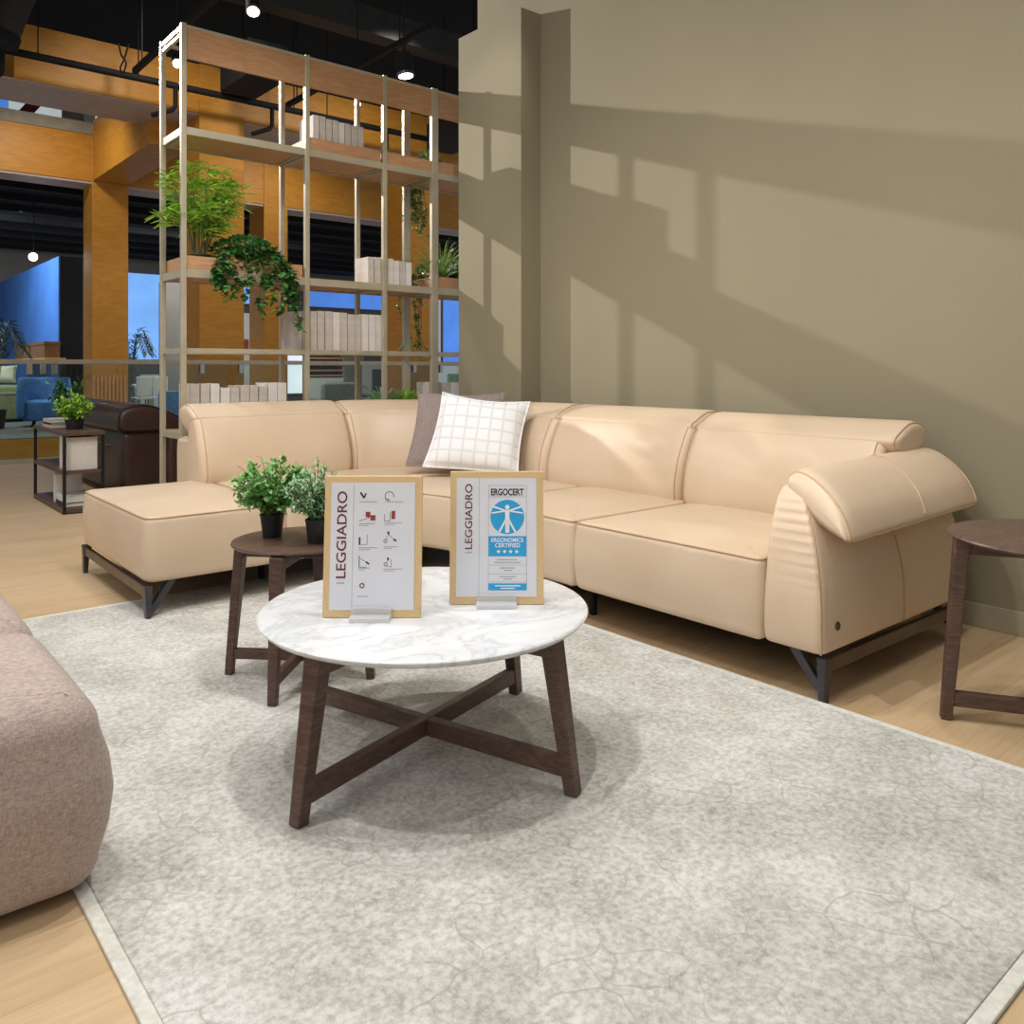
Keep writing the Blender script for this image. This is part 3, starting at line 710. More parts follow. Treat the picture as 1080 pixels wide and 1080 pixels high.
# ================================================================== SIGNS
def text_mesh(body, offset=0.0, spacing=1.0):
    c = bpy.data.curves.new('lettering', 'FONT'); c.body = body; c.size = 1; c.offset = offset; c.space_character = spacing
    c.fill_mode = 'BOTH' if False else c.fill_mode
    o = bpy.data.objects.new('lettering_source', c); COL.objects.link(o)
    dg = bpy.context.evaluated_depsgraph_get(); dg.update()
    me = bpy.data.meshes.new_from_object(o.evaluated_get(dg))
    vs = [v.co.copy() for v in me.vertices]; fs = [tuple(p.vertices) for p in me.polygons]
    bpy.data.objects.remove(o); bpy.data.curves.remove(c); bpy.data.meshes.remove(me)
    return vs, fs
def sign(name, px0, px1, py0, py1, base_px, lab):
    """a bamboo frame facing the visitor; returns map(px, py, lift) into the frame's own plane"""
    base = onZ((px0 + px1) / 2, base_px, .44); dep = base.x * SA + base.y * CA
    k = dep / F; W, Hh = (px1 - px0) * k, (py1 - py0) * k; TL = .11
    o = thing(name, base + Vector((0, 0, .0012)), lab, 'sign', rz=-A)
    pcx = (px0 + px1) / 2
    def m(px, py, lift=0.):
        v = (py1 - py) * k; return Vector(((px - pcx) * k, v * TL - lift, v))
    def slab(pts, l0, l1):
        b = MB(); n = len(pts); b.add([m(x, y, l0) for x, y in pts] + [m(x, y, l1) for x, y in pts], [tuple(range(n)), tuple(range(n, 2 * n))[::-1]] + [(i, n + i, n + (i + 1) % n, (i + 1) % n) for i in range(n)]); return b
    def rect(x0, y0, x1, y1): return [(x0, y0), (x1, y0), (x1, y1), (x0, y1)]
    f = MB(); t = 7
    for q in (rect(px0, py0, px1, py0 + 9), rect(px0, py1 - 9.5, px1, py1), rect(px0, py0 + 9, px0 + 10.5, py1 - 9.5), rect(px1 - 7.5, py0 + 9, px1, py1 - 9.5)):
        s_ = slab(q, -.010, .004); f.add(s_.v, s_.f)
    f.build('frame', 'frame_wood', o, world=False, bevel=.0012)
    slab(rect(px0 + 8, py0 + 6, px1 - 6, py1 - 7), -.009, -.006).build('backing', 'ink', o, world=False)
    pa = slab(rect(px0 + 7, py0 + 7, px1 - 7.5, py1 - 8), .0042, .0052).build('paper', 'paper', o, world=False)
    ac = MB(); w = 21
    ac.add(*(lambda v: (v.v, v.f))(MB().box((-w * k, -.052, .0), (w * k, -.012, .011))))
    ac.add(*(lambda v: (v.v, v.f))(MB().box((-w * k, -.012, .0), (w * k, -.006, .03))))
    ac.build('acrylic_stand', 'acrylic', o, world=False, bevel=.001)
    return o, pa, m, slab, rect, k
LIFT = .0056
def put_text(pa, m, body, x0, y0, x1, y1, mat, name='lettering', offset=0.0, rot=False, lift=LIFT, spacing=1.0):
    vs, fs = text_mesh(body, offset, spacing)
    a0, a1 = min(v.x for v in vs), max(v.x for v in vs); b0, b1 = min(v.y for v in vs), max(v.y for v in vs)
    b = MB(); out = []
    for v in vs:
        s, t = (v.x - a0) / (a1 - a0), (v.y - b0) / (b1 - b0)
        if rot: out.append(m(x0 + (x1 - x0) * (1 - t), y1 - (y1 - y0) * s, lift))
        else: out.append(m(x0 + (x1 - x0) * s, y1 - (y1 - y0) * t, lift))
    if rot: out = [m(x1 - (x1 - x0) * t0, 0, 0) for t0 in ()] or out
    b.add(out, fs); return b.build(name, mat, pa, world=False)
def rot_text(pa, m, body, x0, y0, x1, y1, mat, offset=0., name='lettering'):
    vs, fs = text_mesh(body, offset)
    a0, a1 = min(v.x for v in vs), max(v.x for v in vs); b0, b1 = min(v.y for v in vs), max(v.y for v in vs)
    b = MB(); b.add([m(x1 - (x1 - x0) * (v.y - b0) / (b1 - b0), y1 - (y1 - y0) * (v.x - a0) / (a1 - a0), LIFT) for v in vs], fs)
    return b.build(name, mat, pa, world=False)
def flat(m, shapes, lift=LIFT):
    b = MB()
    for pts in shapes: b.add([m(x, y, lift) for x, y in pts], [tuple(range(len(pts)))])
    return b
def stroke(x0, y0, x1, y1, w):
    d = Vector((x1 - x0, y1 - y0)); n = Vector((-d.y, d.x)).normalized() * w / 2
    return [(x0 + n.x, y0 + n.y), (x1 + n.x, y1 + n.y), (x1 - n.x, y1 - n.y), (x0 - n.x, y0 - n.y)]
def circ(x, y, r, n=40, a0=0, a1=2 * PI): return [(x + r * math.cos(a0 + (a1 - a0) * k / n), y + r * math.sin(a0 + (a1 - a0) * k / n)) for k in range(n)]
def ringp(x, y, r, w, a0=0, a1=2 * PI, n=20):
    return [[(x + q * math.cos(a), y + q * math.sin(a)) for a, q in ((t, r), (t2, r), (t2, r - w), (t, r - w))] for t, t2 in ((a0 + (a1 - a0) * k / n, a0 + (a1 - a0) * (k + 1) / n) for k in range(n))]
# first sign: title and the little feature icons
o, pa, m, slab, rect, k = sign('sign_frame', 340, 444, 503, 650, 651.5, 'bamboo framed sign with small icons standing on the marble table')
rot_text(pa, m, 'LEGGIADRO', 353.5, 519, 364, 609.5, 'maroon', .012)
flat(m, [stroke(354.5 + i * 2.2, 614.5, 356 + i * 2.2, 614.5, 1.6) for i in range(4)]).build('small_print', 'greyink', pa, world=False)
sh = [stroke(371, 513, 371, 640, .35)]
for r_, (c1, c2) in enumerate(((530, 530), (553, 552), (578, 577), (599, 600), (628, None))):
    for j, (x, y) in enumerate(((377, c1), (404, c2))):
        if y is None: continue
        L = (19, 17, 20, 12, 11)[r_] if j == 0 else (20, 19, 14, 20, 0)[r_]
        sh += [stroke(x, y, x + L, y, .7)]
        if r_ in (1, 2, 3): sh.append(stroke(x, y + 1.8, x + L * .6, y + 1.8, .6))
flat(m, sh).build('small_print', 'greyink', pa, world=False)
icons = [[stroke(378, 520, 382, 526, 2), stroke(382, 526, 384, 521, 1.6)], ringp(409, 524, 5, .7, PI * .5, PI * 2.1) + [stroke(409, 528, 404.5, 527, .8)],
         [stroke(387, 541, 387, 547, 1.2), stroke(377, 550, 387, 547, .5)], [stroke(404, 543, 404, 550, .5), stroke(404, 550, 410, 550, .5), stroke(410, 550, 410, 541, .5)],
         [stroke(378, 567, 378, 575, 1.8), stroke(378, 574.6, 386, 574.6, .4), stroke(386, 574.6, 386, 564, .4)],
         [stroke(408, 561, 409, 564, 2), stroke(409, 564, 414, 569, .4), stroke(414, 569, 417, 571, 2), stroke(409, 564, 405.5, 570, .4)] + ringp(405.5, 571, 2, .7),
         [stroke(378, 586, 378, 598, .8), stroke(378, 598, 386, 598, .5), stroke(385, 592.5, 388.5, 595, 1.8), stroke(379, 589, 386, 593, .4)],
         [stroke(408, 588, 408.8, 591, 1.8), stroke(408.5, 591, 406, 594, .4), stroke(412, 598, 412, 590, .4), stroke(406, 597, 412, 597.8, .4)] + ringp(406, 595, 2, .7)]
for q in icons: flat(m, q).build('icon', 'ink', pa, world=False)
for q in ([rect(384, 540.5, 389, 546)], [rect(389, 544, 394.5, 549.5)], [rect(411.5, 539.5, 415.5, 548)], ringp(381.5, 617, 2.8, 1.3)):
    flat(m, q, LIFT + .0002).build('icon', 'red', pa, world=False)
# second sign: the certificate
o, pa, m, slab, rect, k = sign('sign_frame', 474, 573.5, 498, 636, 637.5, 'bamboo framed sign with a blue ergonomics certificate on the marble table')
rot_text(pa, m, 'LEGGIADRO', 490, 511, 497.8, 579, 'maroon', .012)
flat(m, [stroke(490.5 + i * 2, 582.5, 491.8 + i * 2, 582.5, 1.4) for i in range(4)]).build('small_print', 'greyink', pa, world=False)
out_ = [stroke(505, 505, 505, 628, .35)]
for x0, y0, x1, y1 in ((515, 512.5, 555.5, 512.5), (515, 512.5, 515, 621), (555.5, 512.5, 555.5, 621), (515, 524.5, 555.5, 524.5), (515, 595.5, 555.5, 595.5), (515, 604.5, 555.5, 604.5), (515, 613, 555.5, 613)): out_.append(stroke(x0, y0, x1, y1, .35))
for y, a, b_ in ((590, 524, 545), (592.8, 521, 549), (598.5, 527, 543), (601, 531, 540), (607.5, 527, 544), (610, 531, 540)): out_.append(stroke(a, y, b_, y, .9))
flat(m, out_).build('small_print', 'greyink', pa, world=False)
put_text(pa, m, 'ERGOCERT', 517.5, 515.8, 552.5, 523.2, 'ink', 'lettering', .035)
flat(m, [circ(535, 545.5, 18)] , LIFT).build('emblem_disc', 'cyan', pa, world=False)
for q in (rect(515, 565.5, 555.3, 586.5), rect(515, 614.3, 555.3, 621.5)): flat(m, [q]).build('blue_band', 'cyan', pa, world=False)
fig = [circ(535, 535.3, 2.4, 20), [(532.5, 538), (537.5, 538), (537.2, 545), (537.6, 550), (532.4, 550), (532.8, 545)],
       stroke(533, 539, 519.5, 534.5, 1.8), stroke(537, 539, 550.5, 534.5, 1.8), stroke(533, 539.2, 518.5, 541.5, 1.6), stroke(537, 539.2, 551.5, 541.5, 1.6),
       stroke(533.8, 549, 533.9, 562, 2), stroke(536.2, 549, 536.1, 562, 2), stroke(533.4, 548.5, 526.5, 561, 2), stroke(536.6, 548.5, 543.5, 561, 2)]
flat(m, fig, LIFT + .0005).build('emblem_figure', 'white', pa, world=False)
put_text(pa, m, 'ERGONOMICS', 518, 567.3, 552, 571.7, 'white', 'lettering', .02, lift=LIFT + .0005)
put_text(pa, m, 'CERTIFIED', 522, 572.8, 548.5, 577.2, 'white', 'lettering', .02, lift=LIFT + .0005)
def star(x, y, r): return [(x + (r if i % 2 == 0 else r * .42) * math.sin(i * PI / 5), y - (r if i % 2 == 0 else r * .42) * math.cos(i * PI / 5)) for i in range(10)]
for i in range(4):
    b = MB(); pts = star(525.8 + i * 6.4, 581.5, 2.5); c_ = m(525.8 + i * 6.4, 581.5, LIFT + .0005)
    b.add([c_] + [m(x, y, LIFT + .0005) for x, y in pts], [(0, 1 + j, 1 + (j + 1) % 10) for j in range(10)])
    b.build('star', 'white', pa, world=False)
flat(m, [stroke(522, 616.8, 549, 616.8, 1.1), stroke(528, 619.3, 543, 619.3, 1.1)], LIFT + .0005).build('small_print', 'white', pa, world=False)

# ================================================================== PLANTS
def rdir(r, lo=-1, hi=1):
    z = r.uniform(lo, hi); t = r.uniform(0, 2 * PI); q = math.sqrt(max(0, 1 - z * z)); return Vector((q * math.cos(t), q * math.sin(t), z))
def pot(o, c, r0, r1, h, n=24, mat='pot'):
    b = MB(); b.lathe([(r0, 0), (r1, h * .93), (r1 * 1.04, h * .93), (r1 * 1.04, h), (r1 * .93, h), (r1 * .92, h * .86), (.001, h * .86)], c, n, cap=False)
    b.add([(c[0] + r0 * math.cos(2 * PI * k / n), c[1] + r0 * math.sin(2 * PI * k / n), c[2]) for k in range(n)], [tuple(range(n))[::-1]])
    b.build('pot', mat, o, smooth=True)
    MB().lathe([(.001, h * .87), (r1 * .9, h * .87)], c, n, cap=False).build('soil', 'soil', o)
def bush(name, base, lab, rad, hgt, n_stem, leaf_n, L, W, mat, seed, pr=.034, pr1=.044, ph=.085, squash=.9, cat='plant'):
    r = random.Random(seed); o = thing(name, base, lab, cat); c = Vector(base)
    pot(o, base, pr, pr1, ph)
    st = MB(); lf = MB(); top = c + Vector((0, 0, ph * .88)); cen = c + Vector((0, 0, ph + hgt * .48))
    for k in range(n_stem):
        d = rdir(r, -.75, 1); e = cen + Vector((d.x * rad, d.y * rad, d.z * hgt * .5)) * r.uniform(.72, 1.04)
        if r.random() < .0: continue
        mid = top.lerp(e, .5) + Vector((0, 0, .012 + hgt * .06)); pts = catmull([top + Vector((d.x, d.y, 0)) * pr1 * .5, mid, e], 4, False)
        st.tube(pts, .0016, 4, r1=.0008)
        for j in range(leaf_n):
            t = r.uniform(.2, 1.0); i = min(len(pts) - 2, int(t * (len(pts) - 1))); q = pts[i].lerp(pts[i + 1], t * (len(pts) - 1) - i)
            dd = ((pts[i + 1] - pts[i]).normalized() * .5 + rdir(r) * .9).normalized(); lf.leaf(q, dd, L * r.uniform(.7, 1.2), W * r.uniform(.75, 1.2), r.uniform(-.2, .4))
    st.build('stem', 'stem', o); lf.build('foliage', mat, o); return o
zt = .52
p = onZ(287, 566, zt); bush('potted_plant', (p.x, p.y, zt + .0005), 'potted plant with small round leaves on the small walnut table, beside the sage one', .150, .225, 100, 16, .026, .020, 'leaf_mid', 3)
p = onZ(334, 572, zt); bush('potted_plant', (p.x, p.y, zt + .0005), 'potted sage green fine leaved plant partly behind the icon sign', .115, .21, 120, 20, .022, .009, 'leaf_sage', 5, .032, .040, .085)

# left background side table with shelf
ta = Vector((1.51, 7.23, 0)); tw, tl, thh = .30, 1.12, .645
rk = thing('console_table', (ta.x + .15, ta.y + .55, 0), 'narrow black metal side table with wooden shelves beside the brown sofa', 'table')
for x in (ta.x, ta.x + tw - .022):
    for y in (ta.y, ta.y + tl - .022): MB().box((x, y, 0), (x + .022, y + .022, thh - .02)).build('leg', 'black', rk)
MB().box((ta.x - .004, ta.y - .004, thh - .03), (ta.x + tw + .004, ta.y + tl + .004, thh)).build('tabletop', 'walnut_top', rk, bevel=.003)
MB().box((ta.x + .022, ta.y + .004, .315), (ta.x + tw - .022, ta.y + tl - .004, .335)).build('shelf', 'walnut_top', rk)
MB().box((ta.x + .022, ta.y + .004, .02), (ta.x + tw - .022, ta.y + tl - .004, .04)).build('shelf', 'walnut_top', rk)
for z in (.31, .01):
    for x in (ta.x, ta.x + tw - .022): MB().box((x, ta.y + .022, z), (x + .022, ta.y + tl - .022, z + .03)).build('rail', 'walnut', rk)
    for y in (ta.y, ta.y + tl - .022): MB().box((ta.x + .022, y + .002, z), (ta.x + tw - .022, y + .02, z + .028)).build('rail', 'walnut', rk)
def book(name, a, b, mat, lab, group, spine='x-'):
    """closed book as a box a..b: cover boards round a page block; spine names the spine side"""
    a, b = Vector(a), Vector(b); t = min(.004, min(abs(b[i] - a[i]) for i in range(3)) * .2); d = b - a
    o = thing(name, ((a.x + b.x) / 2, (a.y + b.y) / 2, a.z), lab, 'book', group)
    th = min(range(3), key=lambda i: d[i]); sx = 'xyz'.index(spine[0]); c = MB()
    for lo in (True, False):
        p, q = a.copy(), b.copy()
        if lo: q[th] = a[th] + t
        else: p[th] = b[th] - t
        c.box(p, q)
    p, q = a.copy(), b.copy(); p[th] += t; q[th] -= t
    if spine[1] == '-': q[sx] = a[sx] + t
    else: p[sx] = b[sx] - t
    c.box(p, q); c.build('cover', mat, o)
    p, q = a.copy(), b.copy(); p[th] += t; q[th] -= t; ins = .004
    for i in range(3):
        if i == th: continue
        p[i] += t if (i == sx and spine[1] == '-') else ins
        q[i] -= t if (i == sx and spine[1] == '+') else ins
    if sx != 2 and th != 2: p.z = a.z + .001
    MB().box(p, q).build('pages', 'page', o); return o
g = 'books on the black side table'
bk = onZ(58, 447, thh)
y0 = ta.y + .62
book('book', (ta.x + .03, y0, thh), (ta.x + .25, y0 + .30, thh + .022), 'book', 'pale mauve book at the bottom of the stack on the black side table', g)
book('book', (ta.x + .035, y0 + .01, thh + .0225), (ta.x + .25, y0 + .29, thh + .042), 'ink', 'dark book in the middle of the stack on the black side table', g)
book('book', (ta.x + .03, y0, thh + .0425), (ta.x + .24, y0 + .28, thh + .07), 'book', 'pale mauve book on top of the stack on the black side table', g)
book('book', (ta.x + .04, ta.y + .06, .336), (ta.x + .26, ta.y + .32, .60), 'book2', 'thick blank white book standing on the middle shelf of the black side table', g)
book('book', (ta.x + .04, ta.y + .46, .0405), (ta.x + .24, ta.y + .54, .27), 'book2', 'blank white book standing on the lower shelf of the black side table', g)
book('book', (ta.x + .03, ta.y + .08, .0405), (ta.x + .25, ta.y + .40, .075), 'ink', 'dark book lying under another on the lower shelf of the black side table', g)
book('book', (ta.x + .035, ta.y + .10, .0755), (ta.x + .24, ta.y + .40, .125), 'page', 'thick cream book lying on top of a dark one on the lower shelf', g)
bush('potted_plant', (ta.x + .16, ta.y + .36, thh + .0005), 'leafy yellow green potted plant on the narrow black side table', .15, .225, 95, 12, .038, .022, 'leaf_bright', 11, .06, .072, .075)

# brown leather sofa behind
bs = thing('leather_sofa', (2.6, 8.6, 0), 'dark brown leather sofa seen from behind beside the black side table', 'sofa')
b = MB(); soft_block(b, round_poly([(2.05, 7.62), (3.15, 7.62), (3.15, 9.9), (2.05, 9.9)], .06), .06, .62, .07, .03, .0, .01); b.build('body', 'brown_leather', bs, smooth='all')
pr = [Vector((q.x * 1.3, q.y)) for q in catmull([(-.0, .60), (-.03, .68), (-.01, .78), (.08, .835), (.20, .82), (.34, .74), (.42, .66), (.40, .61), (.2, .59)], 5)]
b = MB(); rgs = sweep(b, line_stations((2.04, 9.95), (2.04, 7.57), (1, 0), .07), pr, .06); ho = b.build('headrest', 'brown_leather', bs, smooth='all')
MB().tube([Vector(q) for q in rgs[-4]], .006, 6, closed=True).build('piping', 'black', ho, smooth='all')
b = MB(); soft_block(b, round_poly([(2.42, 7.58), (3.2, 7.58), (3.2, 7.86), (2.42, 7.86)], .05), .06, .60, .08, .03, .01, .01); b.build('armrest', 'brown_leather', bs, smooth='all')
MB().box((2.035, 7.9, .46), (2.045, 9.2, .468)).build('zip_line', 'chrome', bs)
for x in (2.15, 3.05):
    for y in (7.72, 9.8): MB().bar((x, y, 0), (x, y, .07), .05, .05).build('leg', 'black', bs)

# foreground fabric sofa
fs_ = thing('fabric_sofa', (-.2, 2.8, 0), 'mauve woven fabric sofa with rounded modules at the left edge', 'sofa')
def bulgy(q):
    x, y, z = q; t = (z - .02) / .42
    k = 1 - .06 * (max(0, t - .45) / .55) ** 2 * 2; return q
def module(y0, y1, nm):
    b = MB(); xs = .497
    edge = soft_block(b, round_poly([(-.75, y0), (xs, y0), (xs, y1), (-.75, y1)], .095, 7), .015, .437, .085, .06, .018, .03, 8)
    o = b.build(nm, 'fabric', fs_, smooth='all')
    pts = [(xs - .018 + .0, y0 + .012, z) for z in ()]
    return o
module(1.955, 2.645, 'seat_module'); module(2.655, 3.48, 'seat_module'); module(3.49, 4.3, 'seat_module')
for x in (-.6, .3):
    for y in (2.1, 4.15): MB().bar((x, y, .0), (x, y, .03), .05, .05).build('foot', 'black', fs_)

# ================================================================== SHELVING
SX = [1.838, 2.70, 3.34, 3.80, 4.62]; SY0, SY1 = 5.45, 5.89
sh_ = thing('shelving_unit', (3.2, 5.67, 0), 'tall open shelving unit of pale oak and champagne metal behind the sofa', 'shelving')
PW = .034
def px_(w, d=PW): return w
for i, x in enumerate(SX):
    w = PW if i != 3 else .062
    for y in (SY0, SY1 - PW):
        MB().box((x - w / 2, y, 0), (x + w / 2, y + PW, 3.375)).build('post', 'alu', sh_, bevel=.003)
LEV = [(.685, .73), (1.245, 1.278), (1.738, 1.79), (2.66, 2.708)]
for z0, z1 in LEV:
    for i in range(4):
        xa = SX[i] + (PW / 2 if i != 3 else .031); xb = SX[i + 1] - (PW / 2 if i + 1 != 3 else .031)
        MB().box((xa, SY0 + .006, z0), (xb, SY0 + .026, z1)).build('front_rail', 'alu', sh_)
        MB().box((xa, SY1 - .026, z0), (xb, SY1 - .006, z1)).build('back_rail', 'alu', sh_)
        if not (z0 == 1.245 and i in (0, 2, 3)):
            MB().box((xa, SY0 + .026, z0 + .012), (xb, SY1 - .026, z1 - .003)).build('shelf_board', 'ply', sh_)
        for x in (xa + .002, xb - .022):
            MB().box((x, SY0 + .034, z0 + .002), (x + .02, SY1 - .034, z0 + .012)).build('cross_rail', 'alu', sh_)
for i in range(4):
    xa = SX[i] + PW / 2; xb = SX[i + 1] - PW / 2
    for y in (SY0 + .006, SY1 - .03):
        if y < 5.6: MB().box((xa, y, 3.15), (xb, y + .022, 3.345)).build('fascia', 'ply', sh_)
        MB().box((xa, y - .003, 3.345), (xb, y + .025, 3.365)).build('top_rail', 'alu', sh_)
for x in (SX[0], SX[4]):
    MB().box((x - .012, SY0 + PW, 3.335), (x + .012, SY1 - PW, 3.365)).build('top_rail', 'alu', sh_)
    MB().box((x - .012, SY0 + PW, 3.295), (x + .012, SY1 - PW, 3.315)).build('top_rail', 'alu', sh_)
for x in SX[:4]:
    for z0, z1 in LEV: MB().box((x - .008, SY0 + PW, z0), (x + .008, SY1 - PW, z1)).build('side_rail', 'alu', sh_)
def tray(i, z, h=.088):
    xa, xb = SX[i] + .02, SX[i + 1] - .034; b = MB(); t = .014
    b.box((xa, SY0 + .012, z), (xb, SY0 + .012 + t, z + h)); b.box((xa, SY1 - .012 - t, z), (xb, SY1 - .012, z + h))
    b.box((xa, SY0 + .012 + t, z), (xa + t, SY1 - .012 - t, z + h)); b.box((xb - t, SY0 + .012 + t, z), (xb, SY1 - .012 - t, z + h))
    b.build('planter_tray', 'ply', sh_)
tray(0, 1.79); tray(3, 1.79); tray(1, 2.708); tray(2, 2.708); tray(3, 2.61 + .098)
ORD = 'first second third fourth fifth sixth seventh eighth ninth tenth eleventh twelfth thirteenth fourteenth'.split()
def book_row(z, px0, px1, tops, where, group, Y0=5.50, dep=.22, gaps=()):
    n = len(tops); xs0 = onY(px0, 300, Y0).x; xs1 = onY(px1, 300, Y0).x; w = (xs1 - xs0) / n; r = random.Random(int(z * 100))
    for i, h in enumerate(tops):
        y = Y0 + r.uniform(0, .012); th = w * r.uniform(.84, .93)
        book('book', (xs0 + i * w, y, z + .0005), (xs0 + i * w + th, y + dep, z + h), 'book2' if r.random() < .35 else 'book',
             'blank book, %s from left %s' % (ORD[i], where), group, 'y-')
book_row(.73, 201, 303, [.315, .315, .315, .285, .285, .30, .30, .29, .315, .315], 'in the lowest row, behind the sofa back', 'books on the bottom shelf')
book_row(1.278, 311, 404, [.275, .28, .28, .285, .285, .28, .28, .27, .265, .275, .275, .275], 'in the tallest row at eye level', 'books on the eye level shelf')
book_row(1.79, 389, 435, [.20, .20, .205, .20, .19, .19, .185], 'in the row beside the grassy plant', 'books beside the grassy plant', Y0=5.49, dep=.2)
book_row(2.708, 331, 384, [.27, .27, .26, .26, .255, .255, .25, .25], 'on the topmost book shelf', 'books on the upper shelf', Y0=5.50)
p = onY(470, 403, 5.5)
book_row(.73, 456, 486, [.305, .30, .30], 'in the short row beside the khaki panel', 'books beside the khaki panel')

# plants on the shelving
def strand_leaves(lf, st, pts, r, n, L, W):
    c = catmull(pts, 6, False); st.tube(c, .0022, 4)
    for j in range(n):
        t = r.uniform(0.02, 1) * (len(c) - 1); i = min(len(c) - 2, int(t)); q = c[i].lerp(c[i + 1], t - i)
        d = (rdir(r, -.8, .35)).normalized(); lf.leaf(q, d, L * r.uniform(.6, 1.15), W * r.uniform(.65, 1.1), r.uniform(-.1, .4), .2)
def bamboo(base, lab, seed):
    r = random.Random(seed); o = thing('potted_bamboo', base, lab, 'plant'); pot(o, base, .055, .068, .11); c = Vector(base); st = MB(); lf = MB()
    for k in range(36):
        t = r.uniform(0, 2 * PI); sp_ = r.uniform(.03, .29); hh = r.uniform(.22, .66) - sp_ * .25
        tip = c + Vector((math.cos(t) * sp_ * 1.1, math.sin(t) * sp_ * .75, .1 + hh)); b0 = c + Vector((math.cos(t) * .03, math.sin(t) * .03, .09))
        pts = catmull([b0, b0.lerp(tip, .55) + Vector((0, 0, .06)), tip], 5, False); st.tube(pts, .003, 5, r1=.0015)
        for j in range(9):
            q = pts[r.randint(4, len(pts) - 1)]
            t0 = r.uniform(0, 2 * PI)
            for w in range(4):
                a = t0 + (w - 1.5) * .5; lf.leaf(q, (math.cos(a), math.sin(a), r.uniform(-.35, .55)), r.uniform(.08, .14), r.uniform(.012, .02), .2, .15)
    st.build('stem', 'stem', o); lf.build('foliage', 'leaf_bright', o)
p = onY(210, 266, 5.6); bamboo((p.x, 5.60, 1.7905), 'bright green bamboo palm in a black pot on the left bay of the shelving', 21)
def ivy(name, base, lab, spread, drops, mat, seed, L=.05, W=.045, mound=.11, potr=.05, per=42, out=.12, toward=-1, moundn=300, n_strand=16, cat='plant', sx=1.0):
    r = random.Random(seed); o = thing(name, base, lab, cat); c = Vector(base); pot(o, base, potr * .85, potr, .085); st = MB(); lf = MB()
    for k in range(moundn):
        d = rdir(r, -.1, 1); q = c + Vector((d.x * spread * .9 * sx, d.y * .13, .06 + d.z * mound)) * 1.0; lf.leaf(q, d + rdir(r) * .5, L * r.uniform(.6, 1.1), W * r.uniform(.6, 1.1), .3, .2)
    for k in range(n_strand):
        a = r.uniform(-1, 1); x = c.x + a * spread * sx; dr = r.choice(drops) * r.uniform(.7, 1.1); yy = c.y + toward * (out + r.uniform(0, .06))
        strand_leaves(lf, st, [c + Vector((0, 0, .08)), Vector((c.x + a * spread * .6 * sx, c.y + toward * out * .55, c.z + mound * .9)), Vector((x, yy, c.z + .02)), Vector((x + r.uniform(-.05, .05), yy - .005, c.z - dr * .5)), Vector((x + r.uniform(-.08, .08), yy, c.z - dr))], r, per, L, W)
    st.build('stem', 'stem', o); lf.build('foliage', mat, o); return o
p = onY(262, 268, 5.56)
ivy('trailing_ivy', (p.x + .0, 5.60, 1.7905), 'dark green ivy trailing over the left bay of the shelving', .29, (.2, .3, .36, .12, .1), 'leaf_dark', 31, .052, .046, .19, .06, 52, .17, sx=1.0, moundn=620, n_strand=22)
p = onY(446, 190, 5.62)
ivy('trailing_ivy', (onY(446, 190, 5.7).x + .06, 5.72, 2.7085), 'pale ivy hanging from the upper shelf beside the khaki panel', .10, (.38, .46, .3), 'leaf_pale', 33, .042, .036, .17, .05, 46, .15, moundn=300, n_strand=20, toward=1)
p = onY(446, 295, 5.62)
ivy('trailing_ivy', (onY(440, 190, 5.75).x + .05, 5.70, 1.7905), 'long stranded ivy hanging under the grassy plant', .10, (.45, .55, .62, .3), 'leaf_pale', 35, .042, .036, .14, .05, 44, .17, moundn=300, n_strand=12, toward=1)
def grass(name, base, lab, n, Lr, mat, seed, potr=.045, ph=.09, width=.007, sx=1.):
    r = random.Random(seed); o = thing(name, base, lab, 'plant'); pot(o, base, potr * .85, potr, ph); lf = MB(); c = Vector(base) + Vector((0, 0, ph * .88))
    for k in range(n):
        t = r.uniform(0, 2 * PI); L = r.uniform(*Lr); el = r.uniform(.5, 1.45); d = Vector((math.cos(t) * sx, math.sin(t) * .6, 0)); p0 = c + d * potr * .5 * r.random()
        pts = []
        for j in range(8):
            s = j / 7; pts.append(p0 + d * (math.cos(el) * L * s + .35 * L * s * s * math.cos(el)) + Vector((0, 0, math.sin(el) * L * s - .42 * L * s * s * s)))
        sd = d.cross(Vector((0, 0, 1))).normalized(); vs = []
        for j, q in enumerate(pts):
            w = width * (1 - (j / 7) ** 2 * .9) * .5; vs += [q + sd * w, q - sd * w]
        lf.add(vs, [(2 * j, 2 * j + 1, 2 * j + 3, 2 * j + 2) for j in range(7)])
    lf.build('foliage', mat, o); return o
p = onY(462, 280, 5.6); grass('grass_plant', (p.x, 5.56, 1.7905), 'arching grassy plant in a black pot beside the khaki panel', 130, (.34, .60), 'leaf_grass', 41, width=.010)
p = onY(478, 280, 5.7); bush('potted_plant', (p.x + .03, 5.74, 1.7905), 'dark leaved potted plant behind the grassy plant', .10, .20, 40, 12, .05, .03, 'leaf_dark', 43, .045, .055, .085)
p = onY(430, 418, 5.58); grass('grass_plant', (p.x, 5.62, .7305), 'short bright green tufted plant behind the sofa back', 300, (.2, .32), 'leaf_bright', 45, .05, .1, .008)
p = onY(405, 418, 5.58); grass('spider_plant', (p.x, 5.60, .7305), 'variegated pale leaved plant behind the sofa back beside the green tuft', 90, (.2, .34), 'leaf_sage', 47, .05, .1, .02)

# ================================================================== ACROSS THE VOID
def far(px, Y, z=0): q = onY(px, 380, Y); return Vector((q.x, Y, z))
